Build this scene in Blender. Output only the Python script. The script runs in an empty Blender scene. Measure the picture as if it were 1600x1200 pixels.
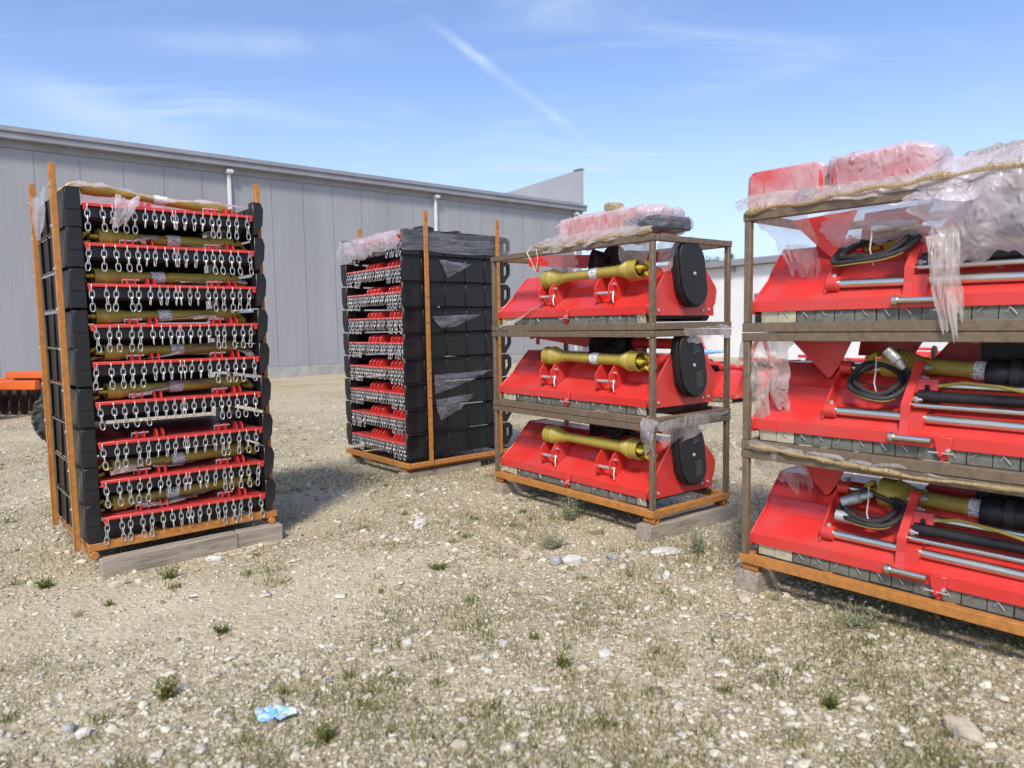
import bpy, math, random
import numpy as np
from mathutils import Vector, Matrix, noise as mn

random.seed(7)
rng = np.random.default_rng(11)
SC = bpy.context.scene
COL = SC.collection
PI = math.pi
R = math.radians

# ------------------------------------------------------------------ materials
def new_mat(name):
    m = bpy.data.materials.new(name)
    m.use_nodes = True
    nt = m.node_tree
    return m, nt, nt.nodes['Principled BSDF'], nt.nodes['Material Output']

def nd(nt, t, **kw):
    n = nt.nodes.new(t)
    for k, v in kw.items():
        if k in n.inputs:
            n.inputs[k].default_value = v
        else:
            setattr(n, k, v)
    return n

def ramp(nt, stops, fac=None):
    r = nt.nodes.new('ShaderNodeValToRGB')
    el = r.color_ramp.elements
    while len(el) < len(stops):
        el.new(0.5)
    for e, (p, c) in zip(el, stops):
        e.position = p
        e.color = (c[0], c[1], c[2], 1) if len(c) == 3 else c
    if fac is not None:
        nt.links.new(fac, r.inputs[0])
    return r

def coords(nt, scale=(1, 1, 1), kind='Object'):
    tc = nd(nt, 'ShaderNodeTexCoord')
    mp = nd(nt, 'ShaderNodeMapping')
    mp.inputs['Scale'].default_value = scale
    nt.links.new(tc.outputs[kind], mp.inputs['Vector'])
    return mp.outputs[0]

def worn_mat(name, c1, c2, rough=0.4, rough2=None, metal=0.0, scale=9.0, lo=0.4, hi=0.62, bump=0.0, bscale=60.0,
             stretch=(1, 1, 1), coat=0.0, spec=0.5, random_island=0.0):
    m, nt, b, out = new_mat(name)
    v = coords(nt, stretch)
    n = nd(nt, 'ShaderNodeTexNoise', Scale=scale, Detail=7.0, Roughness=0.65)
    nt.links.new(v, n.inputs['Vector'])
    r = ramp(nt, [(lo, c1), (hi, c2)], n.outputs['Fac'])
    nt.links.new(r.outputs[0], b.inputs['Base Color'])
    mr = nd(nt, 'ShaderNodeMapRange')
    mr.inputs['From Min'].default_value = lo
    mr.inputs['From Max'].default_value = hi
    mr.inputs['To Min'].default_value = rough
    mr.inputs['To Max'].default_value = rough if rough2 is None else rough2
    nt.links.new(n.outputs['Fac'], mr.inputs[0])
    nt.links.new(mr.outputs[0], b.inputs['Roughness'])
    b.inputs['Metallic'].default_value = metal
    b.inputs['Coat Weight'].default_value = coat
    b.inputs['Coat Roughness'].default_value = 0.15
    b.inputs['Specular IOR Level'].default_value = spec
    if bump:
        n2 = nd(nt, 'ShaderNodeTexNoise', Scale=bscale, Detail=4.0)
        nt.links.new(v, n2.inputs['Vector'])
        bp = nd(nt, 'ShaderNodeBump', Strength=bump, Distance=0.01)
        nt.links.new(n2.outputs['Fac'], bp.inputs['Height'])
        nt.links.new(bp.outputs[0], b.inputs['Normal'])
    return m

def film_mat(name, tint, opac=(0.25, 0.8), scale=5.0, rough=0.25, wr=(1, 1, 1)):
    m, nt, b, out = new_mat(name)
    v = coords(nt, wr)
    soft = nd(nt, 'ShaderNodeTexNoise', Scale=scale, Detail=3.0, Roughness=0.5, Distortion=0.4)
    nt.links.new(v, soft.inputs['Vector'])
    cm = nd(nt, 'ShaderNodeMapping'); cm.inputs['Rotation'].default_value = (.5, .4, .6); cm.inputs['Scale'].default_value = (1, 1.3, .35)
    nt.links.new(v, cm.inputs['Vector'])
    cre = nd(nt, 'ShaderNodeTexNoise', noise_type='RIDGED_MULTIFRACTAL', Scale=scale * 4.5, Detail=3.0, Roughness=0.5, Distortion=0.8)
    nt.links.new(cm.outputs[0], cre.inputs['Vector'])
    b.inputs['Base Color'].default_value = (*tint, 1)
    b.inputs['Roughness'].default_value = rough
    b.inputs['Specular IOR Level'].default_value = 0.6
    bp = nd(nt, 'ShaderNodeBump', Strength=0.9, Distance=0.02)
    nt.links.new(cre.outputs['Fac'], bp.inputs['Height'])
    nt.links.new(bp.outputs[0], b.inputs['Normal'])
    trl = nd(nt, 'ShaderNodeBsdfTranslucent')
    trl.inputs[0].default_value = (*tint, 1)
    mx0 = nd(nt, 'ShaderNodeMixShader')
    mx0.inputs[0].default_value = 0.35
    nt.links.new(b.outputs[0], mx0.inputs[1])
    nt.links.new(trl.outputs[0], mx0.inputs[2])
    tr = nd(nt, 'ShaderNodeBsdfTransparent')
    tr.inputs[0].default_value = (0.97, 0.97, 0.97, 1)
    def mrange(sock, a, b_, lo, hi):
        mr = nd(nt, 'ShaderNodeMapRange', interpolation_type='SMOOTHSTEP')
        for k, q in zip(('From Min', 'From Max', 'To Min', 'To Max'), (a, b_, lo, hi)):
            mr.inputs[k].default_value = q
        nt.links.new(sock, mr.inputs[0])
        return mr.outputs[0]
    ad = nd(nt, 'ShaderNodeMath', operation='ADD', use_clamp=True)
    nt.links.new(mrange(soft.outputs['Fac'], .3, .7, opac[0], opac[1]), ad.inputs[0])
    nt.links.new(mrange(cre.outputs['Fac'], .45, .9, 0.0, .38), ad.inputs[1])
    mx = nd(nt, 'ShaderNodeMixShader')
    nt.links.new(ad.outputs[0], mx.inputs[0])
    nt.links.new(tr.outputs[0], mx.inputs[1])
    nt.links.new(mx0.outputs[0], mx.inputs[2])
    nt.links.new(mx.outputs[0], out.inputs['Surface'])
    return m

def island_mat(name, stops, rough=0.85, trans=0.0, noise_amt=0.0):
    """colour chosen per loose piece (stones, blades, leaves)"""
    m, nt, b, out = new_mat(name)
    g = nd(nt, 'ShaderNodeNewGeometry')
    r = ramp(nt, stops, g.outputs['Random Per Island'])
    col = r.outputs[0]
    if noise_amt:
        n = nd(nt, 'ShaderNodeTexNoise', Scale=55.0, Detail=5.0, Roughness=0.7)
        nt.links.new(coords(nt), n.inputs['Vector'])
        r2 = ramp(nt, [(0.3, (1 - noise_amt,) * 3), (0.7, (1 + noise_amt * 0.35,) * 3)], n.outputs['Fac'])
        mx = nd(nt, 'ShaderNodeMix', data_type='RGBA', blend_type='MULTIPLY')
        mx.inputs[0].default_value = 1.0
        nt.links.new(col, mx.inputs[6])
        nt.links.new(r2.outputs[0], mx.inputs[7])
        col = mx.outputs[2]
    nt.links.new(col, b.inputs['Base Color'])
    b.inputs['Roughness'].default_value = rough
    b.inputs['Specular IOR Level'].default_value = 0.25
    if trans:
        t = nd(nt, 'ShaderNodeBsdfTranslucent')
        nt.links.new(col, t.inputs[0])
        mx = nd(nt, 'ShaderNodeMixShader')
        mx.inputs[0].default_value = trans
        nt.links.new(b.outputs[0], mx.inputs[1])
        nt.links.new(t.outputs[0], mx.inputs[2])
        nt.links.new(mx.outputs[0], out.inputs['Surface'])
    return m

M = {}
M['red'] = worn_mat('red_paint', (0.66, 0.036, 0.028), (0.54, 0.070, 0.058), 0.32, 0.58, scale=4.5, lo=0.40, hi=0.82, coat=0.25, bump=0.03, bscale=240)
M['red_dusty'] = worn_mat('dusty_red_paint', (0.56, 0.035, 0.032), (0.45, 0.08, 0.07), 0.42, 0.75, scale=5.0, lo=0.38, hi=0.75, coat=0.1, bump=0.05, bscale=200)
M['black'] = worn_mat('black_paint', (0.009, 0.0085, 0.0095), (0.019, 0.017, 0.018), 0.28, 0.55, scale=5, lo=0.4, hi=0.7, bump=0.03, bscale=200, spec=.45)
M['black_plastic'] = worn_mat('black_plastic', (0.012, 0.012, 0.0135), (0.021, 0.020, 0.021), 0.45, 0.6, scale=12, bump=0.05, bscale=300, spec=.4)
M['orange_steel'] = worn_mat('orange_rusty_steel', (0.50, 0.205, 0.040), (0.25, 0.105, 0.032), 0.55, 0.8, scale=26.0, lo=0.40, hi=0.78, bump=0.12, bscale=160, stretch=(1, 1, 1))
M['brown_steel'] = worn_mat('brown_weathered_steel', (0.19, 0.135, 0.080), (0.105, 0.080, 0.056), 0.5, 0.8, scale=30.0, lo=0.36, hi=0.72, bump=0.15, bscale=170)
M['zinc'] = worn_mat('zinc_plated_steel', (0.66, 0.66, 0.65), (0.48, 0.475, 0.46), 0.38, 0.55, metal=0.6, scale=40)
M['chrome'] = worn_mat('chromed_rod', (0.80, 0.77, 0.69), (0.64, 0.58, 0.45), 0.22, 0.4, metal=1.0, scale=6, stretch=(1, 4, 4))
M['yellow'] = worn_mat('olive_yellow_plastic', (0.45, 0.345, 0.055), (0.37, 0.285, 0.055), 0.38, 0.55, scale=10, lo=0.4, hi=0.65, bump=0.04, bscale=90)
M['bright_yellow'] = worn_mat('yellow_painted_yoke', (0.70, 0.52, 0.03), (0.42, 0.30, 0.03), 0.35, 0.55, scale=22)
M['rubber'] = worn_mat('black_rubber', (0.018, 0.018, 0.018), (0.035, 0.033, 0.03), 0.5, 0.75, scale=20)
M['tyre'] = worn_mat('dusty_tyre_rubber', (0.040, 0.038, 0.036), (0.085, 0.076, 0.065), 0.7, 0.9, scale=10)
M['flap'] = worn_mat('grey_flap_steel', (0.19, 0.19, 0.15), (0.12, 0.115, 0.09), 0.6, 0.8, metal=0.15, scale=14)
M['flap_lit'] = worn_mat('sunlit_flap_steel', (0.62, 0.56, 0.38), (0.48, 0.43, 0.28), 0.4, 0.6, metal=0.2, scale=18)  # lit copy of the grey flap: sunlight put into its cream colour
M['decal_pink'] = worn_mat('faded_pink_decal', (.72, .30, .32), (.62, .22, .24), .5, scale=30)
M['twine'] = worn_mat('pale_twine', (0.62, 0.55, 0.38), (0.48, 0.40, 0.26), 0.8, scale=60)
M['wire_white'] = worn_mat('pale_wire', (0.7, 0.69, 0.66), (0.55, 0.53, 0.5), 0.5, scale=60)
M['film'] = film_mat('clear_plastic_film', (0.80, 0.77, 0.77), (0.22, 0.56))
M['film_warm'] = film_mat('dusty_plastic_film', (0.66, 0.60, 0.54), (0.46, 0.84), 6.0, 0.3, (1.6, 1.6, .8))
M['film_milky'] = film_mat('milky_plastic_film', (0.80, 0.74, 0.76), (0.42, 0.76), 5.0, .22, (1, 1, 1.6))
M['film_white'] = film_mat('whitish_plastic_film', (0.84, 0.77, 0.77), (0.46, 0.80), 6.0, .22, (1.4, 1, 1))
M['film_rope'] = film_mat('twisted_plastic_film', (0.62, 0.47, 0.25), (0.6, 0.95), 12.0, 0.4)
M['film_grey'] = film_mat('grey_stretch_film', (0.50, 0.50, 0.54), (0.22, 0.48), 5.0, 0.22, (1, 1, 5))
M['louvre'] = worn_mat('grey_louvre_plastic', (.06, .06, .06), (.09, .088, .085), .6, scale=20)
M['blue_rag'] = worn_mat('blue_plastic_scrap', (0.16, 0.40, 0.86), (0.55, 0.68, 0.86), 0.45, scale=30, lo=0.45, hi=0.6)
M['orange_paint'] = worn_mat('orange_paint', (0.72, 0.13, 0.02), (0.58, 0.12, 0.03), 0.45, 0.6, scale=6)
M['dark_iron'] = worn_mat('dark_brown_iron', (0.04, 0.028, 0.024), (0.09, 0.045, 0.03), 0.6, 0.8, scale=12)
M['white_paint'] = worn_mat('white_paint', (0.70, 0.69, 0.66), (0.55, 0.54, 0.50), 0.5, scale=8)

def wood_mat():
    m, nt, b, out = new_mat('weathered_timber')
    v = coords(nt, (1.2, 14, 14))
    n = nd(nt, 'ShaderNodeTexNoise', Scale=3.0, Detail=8.0, Roughness=0.7, Distortion=0.6)
    nt.links.new(v, n.inputs['Vector'])
    r = ramp(nt, [(0.28, (0.13, 0.105, 0.08)), (0.5, (0.32, 0.27, 0.205)), (0.75, (0.46, 0.40, 0.31))], n.outputs['Fac'])
    nt.links.new(r.outputs[0], b.inputs['Base Color'])
    b.inputs['Roughness'].default_value = 0.85
    bp = nd(nt, 'ShaderNodeBump', Strength=0.5, Distance=0.006)
    nt.links.new(n.outputs['Fac'], bp.inputs['Height'])
    nt.links.new(bp.outputs[0], b.inputs['Normal'])
    return m
M['wood'] = wood_mat()

def sticker_mat():
    m, nt, b, out = new_mat('printed_sticker')
    v = coords(nt, (30, 90, 90))
    n = nd(nt, 'ShaderNodeTexNoise', Scale=1.6, Detail=3.0)
    nt.links.new(v, n.inputs['Vector'])
    r = ramp(nt, [(0.36, (0.16, 0.16, 0.17)), (0.46, (0.78, 0.77, 0.75)), (0.70, (0.80, 0.79, 0.77)), (0.78, (0.70, 0.55, 0.12))], n.outputs['Fac'])
    nt.links.new(r.outputs[0], b.inputs['Base Color'])
    b.inputs['Roughness'].default_value = 0.45
    return m
M['sticker'] = sticker_mat()

def cladding_mat():
    """grey sandwich panels: a narrow joint every 1.0 m and faint ribs"""
    m, nt, b, out = new_mat('grey_wall_cladding')
    tc = nd(nt, 'ShaderNodeTexCoord')
    sp = nd(nt, 'ShaderNodeSeparateXYZ')
    nt.links.new(tc.outputs['Object'], sp.inputs[0])
    def stripes(period, width):
        a = nd(nt, 'ShaderNodeMath', operation='DIVIDE'); a.inputs[1].default_value = period
        nt.links.new(sp.outputs['X'], a.inputs[0])
        f = nd(nt, 'ShaderNodeMath', operation='FRACT'); nt.links.new(a.outputs[0], f.inputs[0])
        s = nd(nt, 'ShaderNodeMath', operation='SUBTRACT'); s.inputs[1].default_value = 0.5
        nt.links.new(f.outputs[0], s.inputs[0])
        ab = nd(nt, 'ShaderNodeMath', operation='ABSOLUTE'); nt.links.new(s.outputs[0], ab.inputs[0])
        mr = nd(nt, 'ShaderNodeMapRange', interpolation_type='SMOOTHSTEP')
        mr.inputs['From Min'].default_value = 0.0
        mr.inputs['From Max'].default_value = width / period
        nt.links.new(ab.outputs[0], mr.inputs[0])
        return mr.outputs[0], f.outputs[0], a.outputs[0]
    joint, fr, an = stripes(1.0, 0.035)
    rib, _, _ = stripes(0.25, 0.035)
    fl = nd(nt, 'ShaderNodeMath', operation='FLOOR'); nt.links.new(an, fl.inputs[0])
    wn = nd(nt, 'ShaderNodeTexWhiteNoise', noise_dimensions='1D'); nt.links.new(fl.outputs[0], wn.inputs['W'])
    pan = ramp(nt, [(0.0, (0.292, 0.292, 0.303)), (1.0, (0.314, 0.314, 0.325))], wn.outputs['Value'])
    n = nd(nt, 'ShaderNodeTexNoise', Scale=0.5, Detail=6.0, Roughness=0.6)
    mp = nd(nt, 'ShaderNodeMapping'); mp.inputs['Scale'].default_value = (3, 3, 0.6)
    nt.links.new(tc.outputs['Object'], mp.inputs[0]); nt.links.new(mp.outputs[0], n.inputs['Vector'])
    dirt = ramp(nt, [(0.3, (0.93, 0.93, 0.92)), (0.65, (1.03, 1.03, 1.03))], n.outputs['Fac'])
    mx = nd(nt, 'ShaderNodeMix', data_type='RGBA', blend_type='MULTIPLY'); mx.inputs[0].default_value = 1
    nt.links.new(pan.outputs[0], mx.inputs[6]); nt.links.new(dirt.outputs[0], mx.inputs[7])
    jr = ramp(nt, [(0.0, (0.80, 0.80, 0.81)), (1.0, (1, 1, 1))], joint)
    mx2 = nd(nt, 'ShaderNodeMix', data_type='RGBA', blend_type='MULTIPLY'); mx2.inputs[0].default_value = 1
    nt.links.new(mx.outputs[2], mx2.inputs[6]); nt.links.new(jr.outputs[0], mx2.inputs[7])
    nt.links.new(mx2.outputs[2], b.inputs['Base Color'])
    b.inputs['Roughness'].default_value = 0.5
    ad = nd(nt, 'ShaderNodeMath', operation='ADD')
    hm = nd(nt, 'ShaderNodeMath', operation='MULTIPLY'); hm.inputs[1].default_value = 0.22
    nt.links.new(rib, hm.inputs[0]); nt.links.new(joint, ad.inputs[0]); nt.links.new(hm.outputs[0], ad.inputs[1])
    bp = nd(nt, 'ShaderNodeBump', Strength=0.45, Distance=0.02)
    nt.links.new(ad.outputs[0], bp.inputs['Height']); nt.links.new(bp.outputs[0], b.inputs['Normal'])
    return m
M['cladding'] = cladding_mat()
M['trim_grey'] = worn_mat('grey_flashing', (0.24, 0.24, 0.26), (0.29, 0.29, 0.31), 0.45, scale=1.5)
M['trim_pale'] = worn_mat('pale_downpipe', (0.62, 0.63, 0.66), (0.56, 0.57, 0.60), 0.45, scale=1.5)
M['parapet'] = worn_mat('pale_grey_cladding', (0.36, 0.355, 0.36), (0.40, 0.395, 0.40), 0.5, scale=0.8)
M['plinth'] = worn_mat('concrete_plinth', (0.30, 0.29, 0.27), (0.40, 0.385, 0.36), 0.85, scale=2.5)
M['white_wall'] = worn_mat('white_render', (0.78, 0.77, 0.76), (0.70, 0.69, 0.68), 0.8, scale=0.7)

# ------------------------------------------------------------------ mesh builder
class MB:
    def __init__(s):
        s.v = []; s.f = []; s.mi = []; s.cur = 0
    def add(s, vs, fs):
        o = len(s.v)
        s.v.extend([tuple(v) for v in vs])
        for f in fs:
            s.f.append(tuple(i + o for i in f)); s.mi.append(s.cur)
        return s
    def box(s, a, b, rot=None, pivot=None):
        (x0, y0, z0), (x1, y1, z1) = a, b
        vs = [Vector(p) for p in ((x0, y0, z0), (x1, y0, z0), (x1, y1, z0), (x0, y1, z0), (x0, y0, z1), (x1, y0, z1), (x1, y1, z1), (x0, y1, z1))]
        if rot is not None:
            pv = Vector(pivot) if pivot is not None else sum(vs, Vector()) / 8
            vs = [rot @ (v - pv) + pv for v in vs]
        return s.add(vs, [(0, 3, 2, 1), (4, 5, 6, 7), (0, 1, 5, 4), (1, 2, 6, 5), (2, 3, 7, 6), (3, 0, 4, 7)])
    def prism(s, poly, axis, a, b):
        """2-D polygon swept along an axis: x -> poly is (y,z); y -> (x,z); z -> (x,y)"""
        n = len(poly)
        def P(p, t):
            return {'x': (t, p[0], p[1]), 'y': (p[0], t, p[1]), 'z': (p[0], p[1], t)}[axis]
        vs = [P(p, a) for p in poly] + [P(p, b) for p in poly]
        fs = [tuple(range(n)), tuple(range(2 * n - 1, n - 1, -1))]
        for i in range(n):
            j = (i + 1) % n
            fs.append((i, n + i, n + j, j))
        return s.add(vs, fs)
    def tube(s, pts, r, n=8, closed=False, caps=True):
        pts = [Vector(p) for p in pts]
        k = len(pts)
        rr = r if isinstance(r, (list, tuple)) else [r] * k
        vs = []; up = None
        for i, p in enumerate(pts):
            if closed:
                d = pts[(i + 1) % k] - pts[i - 1]
            else:
                d = pts[min(i + 1, k - 1)] - pts[max(i - 1, 0)]
            d.normalize()
            if up is None:
                up = d.orthogonal().normalized()
            else:
                up = up - d * up.dot(d)
                up = up.normalized() if up.length > 1e-6 else d.orthogonal().normalized()
            w = d.cross(up)
            for j in range(n):
                a = 2 * PI * j / n
                vs.append(p + (up * math.cos(a) + w * math.sin(a)) * rr[i])
        fs = []
        for i in range(k if closed else k - 1):
            i2 = (i + 1) % k
            for j in range(n):
                j2 = (j + 1) % n
                fs.append((i * n + j, i * n + j2, i2 * n + j2, i2 * n + j))
        if caps and not closed:
            fs.append(tuple(range(n - 1, -1, -1)))
            fs.append(tuple(range((k - 1) * n, k * n)))
        return s.add(vs, fs)
    def lathe(s, prof, o, ax, n=20):
        """profile of (distance along axis, radius)"""
        o = Vector(o); ax = Vector(ax).normalized()
        u = ax.orthogonal().normalized(); w = ax.cross(u)
        vs = []; fs = []
        for t, r in prof:
            for j in range(n):
                a = 2 * PI * j / n
                vs.append(o + ax * t + (u * math.cos(a) + w * math.sin(a)) * max(r, 1e-4))
        for i in range(len(prof) - 1):
            for j in range(n):
                j2 = (j + 1) % n
                fs.append((i * n + j, i * n + j2, (i + 1) * n + j2, (i + 1) * n + j))
        return s.add(vs, fs)
    def cyl(s, a, b, r, n=12):
        return s.tube([a, b], r, n)
    def build(s, name, mat, parent=None, loc=(0, 0, 0), bevel=0.0, sharp=35, rot=None):
        me = bpy.data.meshes.new(name)
        me.from_pydata(s.v, [], s.f)
        mats = mat if isinstance(mat, (list, tuple)) else [mat]
        for m in mats:
            me.materials.append(M[m] if isinstance(m, str) else m)
        if len(mats) > 1:
            me.polygons.foreach_set('material_index', s.mi)
        me.shade_smooth()
        me.set_sharp_from_angle(angle=R(sharp))
        me.update()
        o = bpy.data.objects.new(name, me)
        COL.objects.link(o)
        o.location = loc
        if rot is not None:
            o.rotation_euler = rot
        if parent is not None:
            o.parent = parent
        if bevel:
            b = o.modifiers.new('bevel', 'BEVEL')
            b.width = bevel; b.segments = 1; b.limit_method = 'ANGLE'; b.angle_limit = R(40)
        return o

def thing(name, label, cat, loc=(0, 0, 0), rz=0.0, group=None, tilt=(0, 0)):
    o = bpy.data.objects.new(name, None)
    COL.objects.link(o)
    o.location = loc
    o.rotation_euler = (R(tilt[0]), R(tilt[1]), R(rz))
    o.empty_display_size = 0.2
    return tag(o, label, cat, group)

def tag(o, label=None, cat=None, group=None, kind=None):
    if label: o['label'] = label
    if cat: o['category'] = cat
    if group: o['group'] = group
    if kind: o['kind'] = kind
    return o

KIDS = {}
def kids(o):
    return [c for c in bpy.data.objects if c.parent == o]

def copy_tree(o, parent=None):
    c = o.copy(); COL.objects.link(c)
    if parent is not None: c.parent = parent
    for ch in kids(o): copy_tree(ch, c)
    return c

def to_world(rack, p):
    (ox, oy), rz = rack
    c, s = math.cos(R(rz)), math.sin(R(rz))
    return (ox + c * p[0] - s * p[1], oy + s * p[0] + c * p[1], p[2])

# the four racks: origin at the front corner named first, x along the front, y into the depth
R1 = ((-2.597, 4.269), 41.0)
R2 = ((-1.853, 7.892), -50.2)
R3 = ((-0.139, 6.224), -52.5)
R4 = ((1.299, 3.887), -48.8)
ORD = ['top', 'second', 'third', 'fourth', 'fifth', 'sixth', 'seventh', 'eighth', 'bottom']
def ordinal(i, n=9):
    return 'topmost' if i == 0 else ('lowest' if i == n - 1 else ORD[i] + ' from the top')

# ------------------------------------------------------------------ plastic film
def film(name, fn, nu, nv, amp, mat, label=None, cat='plastic film', group=None, loc=(0, 0, 0), rz=0, seed=0, ragged=0.0, freq=7.0, parent=None):
    """crumpled sheet: fn(u,v) gives the smooth surface, noise creases it, ragged eats the border"""
    vs = []; fs = []
    off = Vector((seed * 3.7, seed * 1.3, -seed * 2.1))
    ax = random.Random(seed).choice([(.45, 1, 1), (1, 1, .4), (.6, .8, 1), (1, .6, .5)])
    for i in range(nu + 1):
        for j in range(nv + 1):
            p = Vector(fn(i / nu, j / nv))
            q = Vector((p.x * ax[0], p.y * ax[1], p.z * ax[2])) * freq + off
            d = mn.noise_vector(q) * amp + mn.noise_vector(q * 2.1) * amp * 0.28
            cre = (abs(mn.noise(q * 1.3)) - 0.2) * amp * 2.2 + (abs(mn.noise(q * 3.1)) - .2) * amp * .7
            vs.append(p + d + Vector((0, -0.6, 0.4)) * cre)
    keep = []
    for i in range(nu):
        for j in range(nv):
            u, v = (i + .5) / nu, (j + .5) / nv
            e = min(u, 1 - u, v, 1 - v)
            if ragged and e < ragged * (0.7 + 1.9 * mn.noise(Vector((u * 3.5, v * 3.5, seed * 1.7)))):
                continue
            a = i * (nv + 1) + j
            keep.append((a, a + nv + 1, a + nv + 2, a + 1))
    b = MB(); b.add(vs, keep)
    o = b.build(name, mat, parent, loc, sharp=180)
    if parent is None:
        o.rotation_euler = (0, 0, R(rz))
        tag(o, label, cat, group)
    return o

def blob(fn_r, c, s, nu, nv, amp, seed, power=0.55, freq=8.0):
    """lumpy rounded-box surface (a wrapped bundle)"""
    vs = []; fs = []
    off = Vector((seed * 5.1, seed, -seed * 2.3))
    sg = lambda t, p: math.copysign(abs(t) ** p, t)
    for i in range(nu + 1):
        th = -PI / 2 + PI * i / nu
        for j in range(nv):
            ph = 2 * PI * j / nv
            p = Vector((c[0] + s[0] * sg(math.cos(th), power) * sg(math.cos(ph), power),
                        c[1] + s[1] * sg(math.cos(th), power) * sg(math.sin(ph), power),
                        c[2] + s[2] * sg(math.sin(th), power)))
            q = p * freq + off
            p = p + mn.noise_vector(q) * amp + mn.noise_vector(q * 2.2) * amp * 0.35 + Vector((0, -.7, .5)) * (abs(mn.noise(q * .8)) - .2) * amp * 1.2 + Vector((0, -.5, .6)) * (abs(mn.noise(q * 2.6)) - .2) * amp * .9
            vs.append(p)
    for i in range(nu):
        for j in range(nv):
            j2 = (j + 1) % nv
            fs.append((i * nv + j, i * nv + j2, (i + 1) * nv + j2, (i + 1) * nv + j))
    return vs, fs

# ------------------------------------------------------------------ drive shaft
def drive_shaft(label, group, p, q, r=0.034, rc=0.058, sticker=0.5, mat='yellow', tail=True, cone=0.15):
    """yellow guarded drive shaft lying from p to q (world points)"""
    p, q = Vector(p), Vector(q)
    L = (q - p).length
    t = bpy.data.objects.new('drive_shaft', None); COL.objects.link(t)
    tag(t, label, 'drive shaft', group)
    t.location = p
    t.rotation_mode = 'QUATERNION'
    t.rotation_quaternion = Vector((1, 0, 0)).rotation_difference((q - p).normalized())
    b = MB(); b.lathe([(cone * .8, r * .6), (cone * .8, r), (L * .52, r), (L * .52, r * 1.13), (L - cone * .8, r * 1.13), (L - cone * .8, r * .6)], (0, 0, 0), (1, 0, 0), 18)
    b.build('tube', mat, t)
    b = MB()
    prof = [(0.0, rc * .90), (0.0, rc), (cone * .45, rc)]
    for k in range(5):
        a = cone * (.45 + .1 * k)
        rr = rc - (rc - r * 1.25) * (k / 4.5)
        prof += [(a, rr), (a + cone * .035, rr * 1.07), (a + cone * .07, rr)]
    prof += [(cone, r * 1.2), (cone * 1.15, r * 1.2), (cone * 1.15, r)]
    b.lathe(prof, (0, 0, 0), (1, 0, 0), 20)
    b.lathe([(cone * .12, rc * .9), (0.0, rc * .90)], (0, 0, 0), (1, 0, 0), 20)
    b.build('guard_cone', mat, t)
    b = MB()
    b.lathe([(L - x, rr) for x, rr in prof], (0, 0, 0), (1, 0, 0), 20)
    b.lathe([(L - cone * .6, rc * .7), (L, rc * .9)], (0, 0, 0), (1, 0, 0), 20)
    b.build('guard_cone', mat, t)
    for sgn, x0 in ((-1, 0.0 if tail else .06), (1, L)):
        b = MB()
        y = lambda d: x0 + sgn * d
        b.cyl((y(-.06), 0, 0), (y(-.015), 0, 0), rc * .45, 12)
        for s2 in (-1, 1):
            b.tube([(y(-.02), s2 * rc * .45, 0), (y(.015), s2 * rc * .62, 0), (y(.045), s2 * rc * .5, 0)], [rc * .2, rc * .24, rc * .2], 8)
        b.cyl((y(.038), -rc * .62, 0), (y(.038), rc * .62, 0), rc * .17, 10)
        for s2 in (-1, 1):
            b.tube([(y(.038), 0, s2 * rc * .55), (y(.066), 0.006, s2 * rc * .52 - .012), (y(.09), 0.01, s2 * rc * .3 - .03)], [rc * .2, rc * .22, rc * .24], 8)
        b.cyl((y(.08), .008, -.024), (y(.115), .012, -.046), rc * .42, 12)
        b.build('yoke', 'bright_yellow', t)
    if sticker:
        b = MB()
        rs = r * 1.16 + .0015
        b.lathe([(L * sticker, rs), (L * sticker + .085, rs)], (0, 0, 0), (1, 0, 0), 18)
        b.build('sticker', 'sticker', t)
    return t

# ------------------------------------------------------------------ chain-fronted toppers
def link_pts(cz, w, h, plane, n=12):
    pts = []
    for i in range(n):
        a = 2 * PI * i / n
        u = w * math.copysign(abs(math.cos(a)) ** .8, math.cos(a))
        v = h * math.sin(a)
        pts.append((u, 0, cz + v) if plane == 'x' else (0, u, cz + v))
    return pts

def chain_mesh(links, wire):
    b = MB()
    b.tube(link_pts(-.012, .010, .022, 'y', 10), wire * .9, 6, closed=True)
    z = -.046
    for k in range(links):
        b.tube(link_pts(z, .0135, .0265, 'x' if k % 2 == 0 else 'y', 12), wire, 6, closed=True)
        z -= .0395
    o = b.build('chain', 'zinc')
    me = o.data
    bpy.data.objects.remove(o)
    return me
CH_LONG, CH_SHORT = chain_mesh(3, .0029), chain_mesh(2, .0029)
CH_FAR_LONG, CH_FAR_SHORT = chain_mesh(3, .0024), chain_mesh(2, .0024)

def fin(parent, x, y, z, r, mat='red', n=9, th=.010):
    b = MB()
    poly = [(y + r * math.cos(PI * i / n) * 1.05, z + r * math.sin(PI * i / n)) for i in range(n + 1)]
    b.prism(poly, 'x', x, x + th)
    return b.build('lug', mat, parent, bevel=.0015)

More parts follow.
